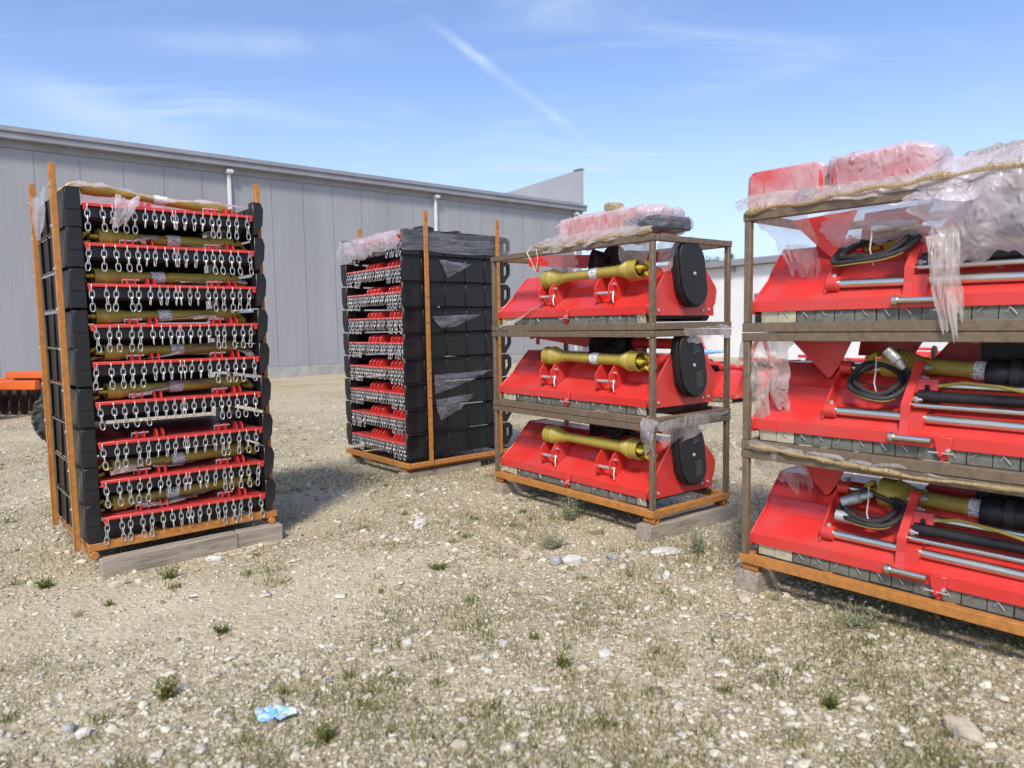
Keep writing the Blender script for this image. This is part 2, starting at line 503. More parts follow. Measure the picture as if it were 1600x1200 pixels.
def topper_front():
    """one mower of the nearer stack; z = 0 is the top of its red bar"""
    t = bpy.data.objects.new('chain_topper', None); COL.objects.link(t)
    b = MB()
    b.box((.075, .015, -.085), (1.08, .03, -.022))          # front apron behind the chains
    b.box((.08, .03, -.030), (1.08, 1.05, -.012))
    b.box((.08, 1.04, -.232), (1.08, 1.06, -.012))
    for x in (.35, .62, .9):
        b.box((x, .04, -.075), (x + .012, 1.03, -.03))
    b.build('deck', 'black', t, bevel=.002)
    b = MB(); b.cyl((.08, .085, -.072), (1.08, .085, -.072), .028, 14); b.build('cross_tube', 'black_plastic', t)
    b = MB(); b.box((.066, .012, -.0115), (1.078, 1.03, -.004)); b.build('deck_plate', 'red_dusty', t)
    b = MB(); b.box((.058, -.012, -.020), (1.084, .012, .0)); 
    for x in (.060, .555, 1.058):
        b.prism([(x, -.020), (x + .024, -.020), (x + .021, -.043), (x + .003, -.043)], 'y', -.010, .010)
    b.build('guard_bar', 'red', t, bevel=.0025)
    # box-section skirt ends, the front ones chamfered top and bottom
    for x0, x1, flip in ((-.036, .050, 1), (1.086, 1.158, 0)):
        b = MB()
        hexa = [(x0, -.13), (x0 + .008, -.148), (x1, -.148), (x1, .088), (x0 + .012, .088), (x0, .075)] if flip else \
               [(x0, -.135), (x1 - .055, -.135), (x1 - .006, -.06), (x1 + .004, .045), (x1 - .012, .09), (x0, .094)]
        b.prism(hexa, 'y', -.008, .07)
        if flip: b.box((x0 + .006, -.014, -.045), (x1 - .004, -.008, .082))
        xs = (x0, x0 + .012) if flip else (x1 - .02, x1 - .008)
        b.prism([(.07, -.145), (1.05, -.145), (1.13, -.07), (1.13, .03), (1.08, .08), (.07, .08)], 'x', *xs)
        for y in (.30, .58, .86):
            b.box((xs[0] - .012, y, -.14), (xs[0], y + .022, .078))
        b.build('side_skirt', 'black', t, bevel=.004)
    b = MB()
    b.cyl((-.052, .09, -.15), (-.052, 1.04, -.15), .0045, 8)
    b.build('tie_rod', 'flap', t)
    for x in (.285, .80):
        b = MB()
        for dx in (0, .045):
            b.prism([(.05, -.004), (.05, .032), (.06, .042), (.10, .042), (.112, .03), (.112, -.004)], 'x', x + dx, x + dx + .010)
        b.box((x, .104, -.004), (x + .055, .112, .03))
        c = b.build('clevis', 'red', t, bevel=.0015)
        b = MB(); b.cyl((x - .022, .068, .030), (x + .078, .068, .030), .0065, 10)
        b.cyl((x - .022, .068, .032), (x - .022, .064, .008), .0025, 6)
        b.build('pin', 'zinc', c)
        for dx in (.12, .158):
            fin(t, x + dx, .095, -.004, .052)
    xs = [.083, .158, .220, .280, .338, .397, .454, .506, .560, .576, .636, .694, .748, .803, .857, .912, .97, 1.038]
    for k, x in enumerate(xs):
        me = CH_LONG if (k < 5 or k > 12) else CH_SHORT
        c = bpy.data.objects.new('chain', me); COL.objects.link(c); c.parent = t
        c.location = (x + random.uniform(-.004, .004), -.014, -.020)
        c.rotation_euler = (R(random.uniform(-4, 4)), R(random.uniform(-5, 5)), R(random.uniform(-12, 12)))
    return t

def jiggle(t, amount):
    """a copy's chains hang a little differently"""
    for c in kids(t):
        if c.name.startswith('chain'):
            c.rotation_euler = (R(random.uniform(-4, 4)), R(random.uniform(-amount, amount)), R(random.uniform(-14, 14)))
            c.location.x += random.uniform(-.006, .006)

def topper_corner():
    """one mower of the farther stack, seen over its corner"""
    t = bpy.data.objects.new('chain_topper', None); COL.objects.link(t)
    W, D = 1.29, 1.335
    b = MB()
    b.box((.13, .02, -.09), (1.262, .035, -.02)); b.box((.13, .035, -.03), (1.262, 1.2, -.012))
    b.box((.13, 1.19, -.20), (1.262, 1.21, -.012))
    b.build('deck', 'black', t, bevel=.002)
    b = MB(); b.box((.125, .012, -.0115), (1.262, 1.15, -.004)); b.build('deck_plate', 'red_dusty', t)
    b = MB(); b.box((.12, -.012, -.018), (1.272, .012, 0)); b.build('guard_bar', 'red', t, bevel=.002)
    for x0, n in ((.44, 4), (.90, 4)):
        for k in range(n):
            x = x0 + k * .075
            b = MB()
            b.prism([(.05, -.004), (.06, .04), (.10, .072), (.16, .078), (.22, .05), (.25, -.004)], 'x', x, x + .012)
            b.build('lug', 'red', t, bevel=.002)
    # far end box
    b = MB()
    b.prism([(.0, -.06), (.035, -.145), (.12, -.145), (.12, .092), (.0, .092)], 'y', -.02, .09)
    b.prism([(.09, -.145), (1.2, -.145), (1.33, -.05), (1.33, .05), (1.28, .09), (.09, .09)], 'x', .0, .012)
    b.build('side_panel', 'black', t, bevel=.004)
    # near panel with its folded ribs
    b = MB()
    x = W
    b.box((x - .014, -.015, -.150), (x, 1.19, .088))
    b.box((x - .026, -.018, -.150), (x - .014, .012, .088))
    for y in (.20, .47, .73, .98, 1.17):
        b.box((x, y, -.146), (x + .010, y + .012, .084))
    b.box((x - .014, -.015, .088), (x + .024, 1.19, .093))
    b.build('side_panel', 'black', t, bevel=.003)
    b = MB()
    for poly in ([(1.18, .09), (1.25, .09), (1.25, -.15), (1.18, -.15)], [(1.25, .09), (1.29, .09), (1.335, .05), (1.335, .03), (1.25, .03)],
                 [(1.305, .03), (1.335, .03), (1.335, -.05), (1.285, -.115), (1.262, -.09), (1.305, -.04)], [(1.25, -.15), (1.258, -.15), (1.285, -.115), (1.262, -.09), (1.25, -.08)]):
        b.prism(poly, 'x', x - .030, x)
    b.build('rear_bracket', 'black', t)
    k = 0
    xs = [.15 + i * (1.255 - .15) / 23 for i in range(24)]
    for k, xx in enumerate(xs):
        c = bpy.data.objects.new('chain', CH_FAR_LONG if k < 6 or k > 17 else CH_FAR_SHORT); COL.objects.link(c); c.parent = t
        c.location = (xx + random.uniform(-.006, .006), -.014, -.016)
        c.rotation_euler = (R(random.uniform(-4, 4)), R(random.uniform(-6, 6)), R(random.uniform(-14, 14)))
    return t

# ---- nearer stack
G_T1, G_T2 = 'chain-fronted toppers in the nearer stack', 'chain-fronted toppers in the farther stack'
proto = topper_front()
bars1 = [2.276, 2.039, 1.795, 1.546, 1.318, 1.072, .822, .583, .353]
rowdesc = ['under plastic', '', '', '', '', '', 'bare decked', '', 'on the orange base']
for i, z in enumerate(bars1):
    t = proto if i == 0 else copy_tree(proto)
    t.location = to_world(R1, (.0, .0, z))
    t.rotation_euler = (0, R(-.5 + i * .18), R(R1[1]))
    if i: jiggle(t, 6)
    tag(t, ('black topper with red chain bar, %s in the nearer stack %s' % (ordinal(i), rowdesc[i])).strip(), 'topper', G_T1)

def rack_nearer():
    t = thing('post_rack', 'tall orange rusty steel post rack standing on two grey planks', 'rack', (*R1[0], 0), R1[1], 'post racks')
    b = MB()
    b.box((-.03, -.005, .150), (1.165, .045, .198)); b.box((-.03, .95, .150), (1.165, 1.0, .198))
    b.box((-.03, .045, .152), (.02, .95, .198)); b.box((1.115, .045, .152), (1.165, .95, .198))
    b.box((.4, .045, .155), (.45, .95, .195)); b.box((.8, .045, .155), (.85, .95, .195))
    for x in (.0, 1.12):
        b.cyl((x, -.02, .128), (x, .98, .128), .024, 12)
    b.build('base_frame', 'orange_steel', t, bevel=.003)
    for x, y, h, lean in ((-.078, .06, 2.50, 0), (-.078, .85, 2.50, 0), (1.175, .14, 2.53, 0), (1.175, .85, 2.5, 0)):
        b = MB()
        b.box((x - .016, y - .019, .16), (x - .010, y + .019, h)); b.box((x - .010, y - .019, .16), (x + .018, y - .013, h))
        b.box((x - .010, y + .013, .16), (x + .018, y + .019, h))
        o = b.build('post', 'orange_steel', t, bevel=.002)
        for z in (.42, .66, .90, 1.15, 1.4, 1.64, 1.88, 2.13, 2.37):
            m = MB()
            m.lathe([(0, .009), (.006, .009), (.008, .004), (.0081, 0)], (x - .016, y, z), (-1, 0, 0), 8)
            m.build('bolt', 'zinc', o)
    return t
rack_nearer()

G_S1 = 'drive shafts lying in the nearer stack'
for i, z in enumerate(bars1):
    if i == 0:
        p, q = to_world(R1, (.10, .22, z + .125)), to_world(R1, (.98, .22, z + .055))
        lab = 'yellow drive shaft lying loose on top of the nearer stack'
    else:
        if i == 6: continue
        dx = random.uniform(-.02, .04)
        p, q = to_world(R1, (.12 + dx, .13, z + .052)), to_world(R1, (.97 + dx, .20, z + .060))
        lab = 'olive drive shaft on the %s topper of the nearer stack' % ('second-highest' if i == 1 else 'lowest' if i == 8 else ORD[i] + ' from top')
    s = drive_shaft(lab, G_S1, p, q, .033 if i else .026, .052 if i else .04, sticker=.43 + random.uniform(-.05, .05))

G_F1 = 'plastic sheets between the toppers of the nearer stack'
for i, z in enumerate(bars1[1:], 1):
    if i in (6,): continue
    x0, x1 = [(.35, 1.05), (.5, 1.05), (.08, 1.05), (.25, 1.1), (.2, 1.05), (0, 0), (.1, .75), (.15, .9)][i - 1]
    sd = i
    def fn(u, v, z=z, x0=x0, x1=x1, sd=sd):
        x = x0 + (x1 - x0) * u
        sag = .035 * math.sin(PI * u) + .02 * math.sin(7 * u + sd)
        return (x, .03 + .4 * v, z + .005 + sag * .6 + .06 * math.sin(PI * min(1, v * 1.6)) * (.5 + .5 * math.sin(5 * u + sd)))
    film('plastic_sheet', fn, 26, 12, .014, 'film_warm', 'clear wrinkled sheet on the %s topper of the nearer stack' % ('second-highest' if i == 1 else 'lowest' if i == 8 else ORD[i] + ' from top'),
         group=G_F1, loc=(*R1[0], 0), rz=R1[1], seed=i, ragged=.12)
zt = bars1[0]
def top_sheet(u, v):
    x = .02 + 1.06 * u
    return (x, -.02 + .75 * v, zt + .045 + .05 * math.sin(PI * v) + .045 * (1 - u) + .022 * math.sin(9 * u) * (1 - v))
film('plastic_sheet', top_sheet, 60, 34, .022, 'film_white', 'milky wrinkled sheet draped over the top of the nearer stack', group=G_F1, loc=(*R1[0], 0), rz=R1[1], seed=21, ragged=.06)
def tongue(u, v):
    x = .30 + .11 * (u - .5) * (1.3 - .5 * v) - .07 * v
    return (x, -.028 - .03 * math.sin(PI * v), zt + .055 - .20 * v + .015 * math.sin(9 * u))
film('plastic_scrap', tongue, 12, 20, .012, 'film_white', 'pinkish plastic tongue hanging over chains at the top of nearer stack', loc=(*R1[0], 0), rz=R1[1], seed=31, ragged=.05)
def corner_bag(u, v):
    return (-.10 - .02 * math.sin(PI * u), .12 + .62 * u, zt + .10 - (.06 + .26 * math.sin(PI * u) ** .7) * v)
film('plastic_scrap', corner_bag, 16, 12, .02, 'film_milky', 'pale plastic flap hanging between two orange posts of the nearer stack', loc=(*R1[0], 0), rz=R1[1], seed=33, ragged=.08)

# ---- farther stack
proto = topper_corner()
for i in range(9):
    z = .345 + .2507 * (8 - i)
    t = proto if i == 0 else copy_tree(proto)
    t.location = to_world(R2, (0, 0, z)); t.rotation_euler = (0, 0, R(R2[1] + random.uniform(-.35, .35)))
    if i: jiggle(t, 7)
    tag(t, 'red barred black topper, %s in the farther corner-on stack' % ordinal(i), 'topper', G_T2)

def rack_farther():
    t = thing('post_rack', 'orange steel post rack seen corner-on with black panelled toppers', 'rack', (*R2[0], 0), R2[1], 'post racks')
    b = MB()
    b.box((-.01, -.03, .10), (1.315, .02, .148)); b.box((-.01, 1.30, .10), (1.315, 1.35, .148))
    b.box((-.01, .02, .102), (.04, 1.30, .146)); b.box((1.265, .02, .102), (1.315, 1.30, .146))
    for x in (.1, 1.22):
        b.cyl((x, -.01, .078), (x, 1.32, .078), .024, 12)
    b.build('base_frame', 'orange_steel', t, bevel=.003)
    for x, y, h, s in ((1.322, .24, 2.63, 1), (1.322, 1.14, 2.61, 1), (-.030, .24, 2.60, -1), (-.03, 1.14, 2.6, -1)):
        b = MB()
        b.box((x - .006, y - .024, .11), (x + .008, y + .024, h)); b.box((x - .02, y + .012, .15), (x - .006, y + .024, h - .01))
        o = b.build('post', 'orange_steel', t, bevel=.002)
        for z in [.30 + .25 * k for k in range(10)]:
            m = MB()
            m.lathe([(0, .010), (.008, .009), (.010, .004), (.0101, 0)], (x + s * .008 if s > 0 else x - .006, y + .002, z), (s, 0, 0), 8)
            m.build('bolt', 'orange_steel' if s > 0 else 'zinc', o)
    return t
rack_farther()

G_F2 = 'plastic film round the farther stack'
def wrap_front(u, v):
    return (-.02 + 1.33 * u, -.035 - .02 * math.sin(PI * v), 2.44 - .19 * v - .05 * v * (1 - u) - .02 * math.sin(6 * u))
film('plastic_sheet', wrap_front, 40, 10, .014, 'film_milky', 'milky film hanging over the chains at the top of the farther stack', group=G_F2, loc=(*R2[0], 0), rz=R2[1], seed=41, ragged=.05)
def wrap_side(u, v):
    return (1.312 + .006 * math.sin(40 * v), -.03 + 1.36 * u, 2.435 - .20 * v + .008 * math.sin(9 * u))
film('plastic_sheet', wrap_side, 40, 16, .006, 'film_grey', 'grey banded stretch film round the black top of the farther stack', group=G_F2, loc=(*R2[0], 0), rz=R2[1], seed=42)
def wrap_top(u, v):
    return (-.03 + 1.35 * u, -.03 + 1.36 * v, 2.44 + .045 * math.sin(PI * u) * math.sin(PI * v))
film('plastic_sheet', wrap_top, 30, 30, .022, 'film_milky', 'crumpled cover sheet lying on top of the farther stack', group=G_F2, loc=(*R2[0], 0), rz=R2[1], seed=43)
for k, (y0, y1, zz, tri, lab) in enumerate([
        (.40, .80, 2.165, ((0, 0), (1, -.03), (.25, -.18)), 'small pointed scrap of film below the farther stack\'s grey band'),
        (.30, .92, 1.60, ((0, 0), (1, .02), (.45, -.10), (.15, -.12)), 'ragged white film strip midway up the farther stack\'s black side'),
        (.30, 1.05, 1.01, ((0, 0), (1, .02), (.5, -.10), (.02, -.19)), 'largest wedge of pale film on the farther stack\'s black side'),
        (.32, .80, .765, ((0, 0), (1, .03), (.62, -.12), (.12, -.21), (.02, -.12)), 'rounded drooping film scrap lowest on the farther stack\'s black side')]):
    b = MB()
    poly = [(y0 + (y1 - y0) * a, zz + c) for a, c in tri]
    # fan with subdivisions and a little billow
    cy = sum(p[0] for p in poly) / len(poly); cz = sum(p[1] for p in poly) / len(poly)
    vs = []; fs = []; n = len(poly); S = 6; ring = []
    dense = []
    for a in range(n):
        p, q = poly[a], poly[(a + 1) % n]
        for s in range(8):
            t_ = s / 8; dense.append((p[0] + (q[0] - p[0]) * t_, p[1] + (q[1] - p[1]) * t_))
    m = len(dense)
    for r_ in range(1, S + 1):
        for (y, z) in dense:
            f = r_ / S
            q = Vector((0, cy + (y - cy) * f, cz + (z - cz) * f))
            nz = mn.noise_vector(q * 16 + Vector((k, k, k)))
            vs.append((1.306 + .012 + .012 * (1 - f) + nz.x * .008, q.y + nz.y * .010 * f, q.z + nz.z * .010 * f))
    vs.append((1.325, cy, cz)); c0 = len(vs) - 1
    for j in range(m):
        fs.append((c0, j, (j + 1) % m))
        for r_ in range(S - 1):
            fs.append((r_ * m + j, (r_ + 1) * m + j, (r_ + 1) * m + (j + 1) % m, r_ * m + (j + 1) % m))
    b.add(vs, fs)
    o = b.build('film_scrap', 'film_grey', None, (*R2[0], 0), sharp=180)
    o.rotation_euler = (0, 0, R(R2[1]))
    tag(o, lab, 'plastic film', G_F2)
vs, fs = blob(None, (.95, .45, 2.485), (.10, .09, .05), 10, 16, .015, 3)
b = MB(); b.add(vs, fs); o = b.build('gear_housing', 'black_plastic', None, (*R2[0], 0)); o.rotation_euler = (0, 0, R(R2[1]))
tag(o, 'black rounded gear housing poking up on top of the farther stack', 'gear housing')
vs, fs = blob(None, (.95, .80, 2.47), (.13, .07, .035), 10, 16, .012, 5)
b = MB(); b.add(vs, fs); o = b.build('cable_bundle', 'black_plastic', None, (*R2[0], 0)); o.rotation_euler = (0, 0, R(R2[1]))
tag(o, 'low dark cable bundle on top of the farther stack behind the housing', 'cable bundle')

# ------------------------------------------------------------------ flail mowers
HOOD = [(.03, .06), (.03, .115), (.2, .220), (.228, .290), (.37, .415), (.56, .415), (.74, .22), (.76, .06)]
def hood(t, x0, x1, mat='red'):
    b = MB(); n = len(HOOD)
    inner = [(.036, .06), (.036, .11), (.206, .214), (.236, .285), (.375, .407), (.555, .407), (.732, .217), (.752, .06)]
    for i in range(n - 1):
        q = [HOOD[i], HOOD[i + 1], inner[i + 1], inner[i]]
        b.prism(q, 'x', x0, x1)
    b.prism([(.2, .06), (.2, .225), (.4, .40), (.54, .40), (.72, .21), (.74, .06)], 'x', x0, x0 + .006)
    return b.build('hood', mat, t, sharp=20)

def flaps(t, x0, x1, n, pale, z=(.0, .062)):
    w = (x1 - x0) / n
    for k in range(n):
        x = x0 + k * w
        b = MB()
        pl = k in pale
        tilt = random.uniform(-.008, .008)
        b.prism([(.045 - tilt, z[0]), (.045, z[1]), (.049, z[1]), (.049 - tilt, z[0])], 'x', x + .0025, x + w - .0025)
        b.cur = 1
        if random.random() < .8:
            q = random.uniform(-.1, .12)
            b.tube([(x + w * .35, .040, z[1] - .004), (x + w * (.5 + q * .5), .034, z[1] - .02), (x + w * (.62 + q), .036, z[1] - random.uniform(.026, .042))], .0020, 5)
        if random.random() < .5:
            b.tube([(x + w * .42, .040, z[1] - .010), (x + w * random.uniform(.2, .36), .036, z[1] - random.uniform(.022, .036))], .0016, 5)
        b.build('front_flap', ['flap_lit' if pl else 'flap', 'zinc'], t)
    b = MB(); b.box((x0 - .01, .06, .0), (x1 + .01, .075, .06)); b.box((x0, .10, .03), (x1, .66, .05)); b.build('apron', 'rubber', t)

def stadium(cy, cz, hw, hh, n=12, shear=0.0, hw2=None):
    hw2 = hw2 or hw
    pts = []
    for i in range(n + 1):
        a = PI * i / n
        pts.append((cy + hw * math.cos(a), cz + hh + hw * math.sin(a)))
    for i in range(n + 1):
        a = PI + PI * i / n
        pts.append((cy + hw2 * math.cos(a), cz - hh + hw2 * math.sin(a)))
    return [(y + shear * (z - cz), z) for y, z in pts]

def lip_tab(t, x):
    b = MB()
    b.prism([(x - .035, .115), (x + .04, .115), (x + .03, .03), (x + .005, .0), (x - .02, .03)], 'y', .012, .026)
    b.cyl((x + .0, .012, .04), (x + .0, -.012, .04), .011, 10)
    o = b.build('lip_tab', 'red', t, bevel=.002)
    b = MB(); b.cyl((x - .05, -.004, .045), (x + .055, -.004, .045), .004, 8)
    b.cyl((x + .03, .008, .06), (x + .03, -.01, .06), .009, 8); b.build('pin', 'zinc', o)

def flail_mower():
    t = bpy.data.objects.new('flail_mower', None); COL.objects.link(t)
    hood(t, .02, 1.715)
    b = MB()
    b.prism([(.03, .045), (.025, .115), (.19, .24), (.235, .30), (.36, .42), (.57, .42), (.75, .23), (.77, .1), (.75, .03)], 'x', .008, .02)
    b.build('side_plate', 'red', t, bevel=.002)
    b = MB()
    b.prism([(.045, .05), (.03, .115), (.10, .19), (.175, .30), (.36, .535), (.40, .56), (.50, .56), (.63, .43), (.70, .35), (.785, .265), (.80, .23),
             (.785, .14), (.76, .11), (.765, .045)], 'x', 1.715, 1.728)
    b.prism([(.22, .36), (.25, .30), (.33, .17), (.42, .09), (.56, .08), (.66, .2), (.67, .3), (.5, .56), (.36, .53)], 'x', 1.728, 1.733)
    o = b.build('side_plate', 'red', t, bevel=.002)
    for y, z in ((.14, .085), (.63, .085), (.70, .09)):
        m = MB(); m.lathe([(0, .013), (.008, .013), (.011, .006), (.0111, 0)], (1.728, y, z), (1, 0, 0), 6)
        m.build('bolt', 'zinc', o)
    b = MB()
    outer = stadium(.425, .345, .150, .092, 14, -.17)
    b.prism(outer, 'x', 1.735, 1.795)
    b.prism(stadium(.425, .345, .138, .092, 14, -.17), 'x', 1.795, 1.815)
    c = b.build('belt_cover', 'black_plastic', t, bevel=.006)
    for zz in (.43, .185):
        m = MB()
        for k in range(6):
            z = zz + k * .019
            y = .425 - .17 * (z - .345)
            m.box((1.815, y + .005, z), (1.819, y + .075, z + .008), Matrix.Rotation(R(12), 3, 'X'))
        m.build('vent_louvres', 'louvre', c)
    m = MB(); m.lathe([(0, .014), (.006, .014), (.012, .007), (.0121, 0)], (1.815, .425, .34), (1, 0, 0), 10); m.build('bolt', 'zinc', c)
    flaps(t, .04, 1.70, 18, (0, 1, 17) )
    for xa, xb in ((.565, .70), (1.215, 1.355)):
        for x in (xa, xb):
            b = MB()
            b.prism([(.085, .15), (.024, .19), (.026, .275), (.075, .335), (.15, .365), (.30, .40), (.36, .40), (.225, .29), (.2, .225)], 'x', x, x + .009)
            b.build('lug', 'red', t, bevel=.0015)
        b = MB(); b.cyl((xa - .02, .052, .222), (xb + .035, .052, .222), .012, 12)
        b.tube([(xb + .03, .052, .234), (xb + .045, .03, .19), (xb + .05, .03, .15)], .005, 6)
        b.cyl((xb + .009, .075, .285), (xb + .035, .075, .285), .009, 8)
        b.build('pin', 'zinc', t)
    # gearbox, its guard cup and the drive tube
    b = MB()
    b.box((.99, .40, .405), (1.22, .60, .56))
    b.lathe([(0, .0), (0, .115), (.03, .12), (.05, .11)], (1.10, .33, .49), (0, 1, 0), 24)
    b.lathe([(0, .03), (.035, .05), (.06, .0)], (1.10, .30, .49), (0, 1, 0), 16)
    for k in range(6):
        a = 2 * PI * k / 6 + .4
        b.lathe([(-.012, 0), (-.012, .011), (0, .011)], (1.10 + .075 * math.cos(a), .33, .49 + .075 * math.sin(a)), (0, 1, 0), 6)
    g = b.build('gearbox', 'black_plastic', t, bevel=.004)
    b = MB()
    b.lathe([(0, .055), (.0, .080), (.13, .098), (.13, .090), (.01, .07), (.01, .0)], (.98, .40, .475), (-.45, -.85, .12), 24)
    b.build('guard_cup', 'black_plastic', g)
    b = MB()
    b.cyl((1.22, .48, .49), (1.715, .48, .49), .040, 18); b.cyl((1.22, .48, .49), (1.245, .48, .49), .058, 18); b.cyl((1.69, .48, .49), (1.715, .48, .49), .06, 18)
    b.build('drive_tube', 'red', t)
    b = MB()
    b.prism([(.0, .625), (.0, .535), (.73, .455), (.80, .50), (.80, .56)], 'y', .40, .412)
    b.prism([(.0, .625), (.80, .56), (.80, .552), (.0, .615)], 'y', .412, .46)
    b.box((.09, .385, .47), (.13, .40, .65)); b.box((.02, .37, .52), (.05, .40, .61))
    for x, z in ((.16, .585), (.24, .555), (.36, .56)):
        b.lathe([(-.008, 0), (-.008, .010), (0, .010)], (x, .40, z), (0, 1, 0), 6)
    b.build('hitch_arm', 'red', t, bevel=.002)
    lip_tab(t, .90)
    b = MB(); b.cyl((.03, .70, .055), (1.70, .70, .055), .05, 14); b.build('rear_roller', 'black', t)
    return t

def stillage(label, o, rz, z, W, D, H, mat_base, mat_post, group, feet=False):
    t = thing('stillage', label, 'stillage', (o[0], o[1], z), rz, group)
    b = MB()
    s = .046
    b.box((-s / 2, -s / 2, .0), (W + s / 2, s / 2, .05)); b.box((-s / 2, D - s / 2, .0), (W + s / 2, D + s / 2, .05))
    for x in (0, W * .22, W * .5, W * .78, W):
        b.box((x - s / 2, s / 2, .002), (x + s / 2, D - s / 2, .047))
    b.build('base_frame', mat_base, t, bevel=.003)
    for x in (0, W):
        for y in (0, D):
            m = MB(); q = .0185
            zz = .05
            m.box((x - q, y - q, zz), (x + q, y + q, H - .048))
            m.build('post', mat_post, t, bevel=.004)
    b = MB()
    b.box((-s / 2, -s / 2, H - .048), (W + s / 2, s / 2, H - .004)); b.box((-s / 2, D - s / 2, H - .048), (W + s / 2, D + s / 2, H - .004))
    for x in (0, W):
        b.box((x - s / 2, s / 2, H - .046), (x + s / 2, D - s / 2, H - .006))
    b.build('top_frame', mat_post, t, bevel=.003)
    if feet:
        for x in (.03, W - .03):
            for y in (.02, D - .02):
                b = MB()
                b.lathe([(-.05, .018), (-.05, .026), (.05, .026), (.05, .018), (-.05, .018)], (x, y, -.0255), (1, 0, 0), 18)
                b.build('foot', mat_base, t)
    return t

proto3 = flail_mower()
Z3 = [.155, .802, 1.450]; H3 = .647
names3 = ['orange-based lowest', 'middle', 'open topmost']
for k in range(3):
    stillage(['lowest steel stillage with orange base, around the lowest offset-free flail mower', 'brown steel stillage, middle of the three belt-cover mower tiers',
              'brown steel stillage with a plastic bundle on its top frame'][k].replace('offset-free ', 'belt-cover '), *R3, Z3[k], 1.80, .83, H3, 'orange_steel' if k == 0 else 'brown_steel', 'brown_steel', 'stillages of the belt-cover mowers', feet=(k == 0))
    t = proto3 if k == 0 else copy_tree(proto3)
    t.location = to_world(R3, (0, 0, Z3[k] + .05)); t.rotation_euler = (0, 0, R(R3[1]))
    if k == 2:
        for c in kids(t):
            if c.name.startswith('belt_cover'):
                for g in kids(c):
                    if g.name.startswith('vent_louvres'): bpy.data.objects.remove(g)
    tag(t, ['red flail mower with black belt cover, in the lowest stillage above the grey timbers', 'red flail mower with black belt cover, in the middle stillage of three',
            'red flail mower with black belt cover, in the stillage under the pink bundle'][k], 'flail mower', 'red flail mowers with belt covers')
    za, zb = [(.390, .385), (.395, .375), (.365, .385)][k]
    p, q = to_world(R3, (.575, .11, Z3[k] + .05 + za)), to_world(R3, (1.60, .11, Z3[k] + .05 + zb))
    drive_shaft(['yellow drive shaft tied across the lowest belt-cover flail mower', 'yellow drive shaft tied across the middle belt-cover flail mower',
                 'yellow drive shaft tied across the belt-cover mower under the pink bundle'][k], 'drive shafts on the belt-cover mowers', p, q, .037, .073, sticker=.52 if k else .0, tail=False, cone=.19)

# timbers under it
def timber(label, rack, a, b_, group='grey timbers under the racks', rz=0.0):
    (x0, y0, z0), (x1, y1, z1) = a, b_
    c = ((x0 + x1) / 2, (y0 + y1) / 2, 0)
    w = to_world(rack, c)
    b = MB()
    lx, ly = (x1 - x0) / 2, (y1 - y0) / 2
    n = 10
    along_x = lx > ly
    # sawn timber with slightly uneven faces
    L = max(lx, ly); S = min(lx, ly)
    vs = []; fs = []
    for i in range(n + 1):
        x = -L + 2 * L * i / n
        for (yy, zz) in ((-S, z0), (S, z0), (S, z1), (-S, z1)):
            d = mn.noise_vector(Vector((x * 4 + c[0] * 3, yy * 9, zz * 9))) * .004
            vs.append((x + (d.x if 0 < i < n else d.x * 2), yy + d.y, zz + d.z))
    for i in range(n):
        for j in range(4):
            j2 = (j + 1) % 4
            fs.append((i * 4 + j, i * 4 + j2, (i + 1) * 4 + j2, (i + 1) * 4 + j))
    fs.append((3, 2, 1, 0)); fs.append((n * 4, n * 4 + 1, n * 4 + 2, n * 4 + 3))
    b.add(vs, fs)
    o = b.build('timber', 'wood', None, (w[0], w[1], 0), bevel=.004)
    o.rotation_euler = (0, 0, R(rack[1] + rz + (0 if along_x else 90)))
    tag(o, label, 'timber', group)
    return o
timber('long grey plank tilted under the front of the nearer stack', R1, (.02, -.075, -.03), (.85, .02, .104), rz=1.5)
timber('short grey plank butted to the long one under the nearer stack', R1, (.858, -.07, -.03), (1.17, .03, .104), rz=-5)
timber('grey plank under the back of the nearer stack', R1, (.0, .88, -.03), (1.2, .97, .104))
timber('short timber end under the near corner of the farther stack', R2, (1.17, -.06, -.03), (1.28, .9, .054))
timber('short timber under the far front corner of the farther stack', R2, (.04, -.02, -.03), (.15, .9, .054))
timber('grey timber end under the belt-cover stillage beside the farther stack', R3, (-.03, -.03, -.03), (.10, .92, .105))
timber('longest grey timber, below the black belt covers', R3, (1.70, -.06, -.03), (1.83, .95, .105))
timber('timber with a yellowish sawn end under the tube-framed mowers', R4, (-.05, -.03, -.03), (.09, .9, .105))
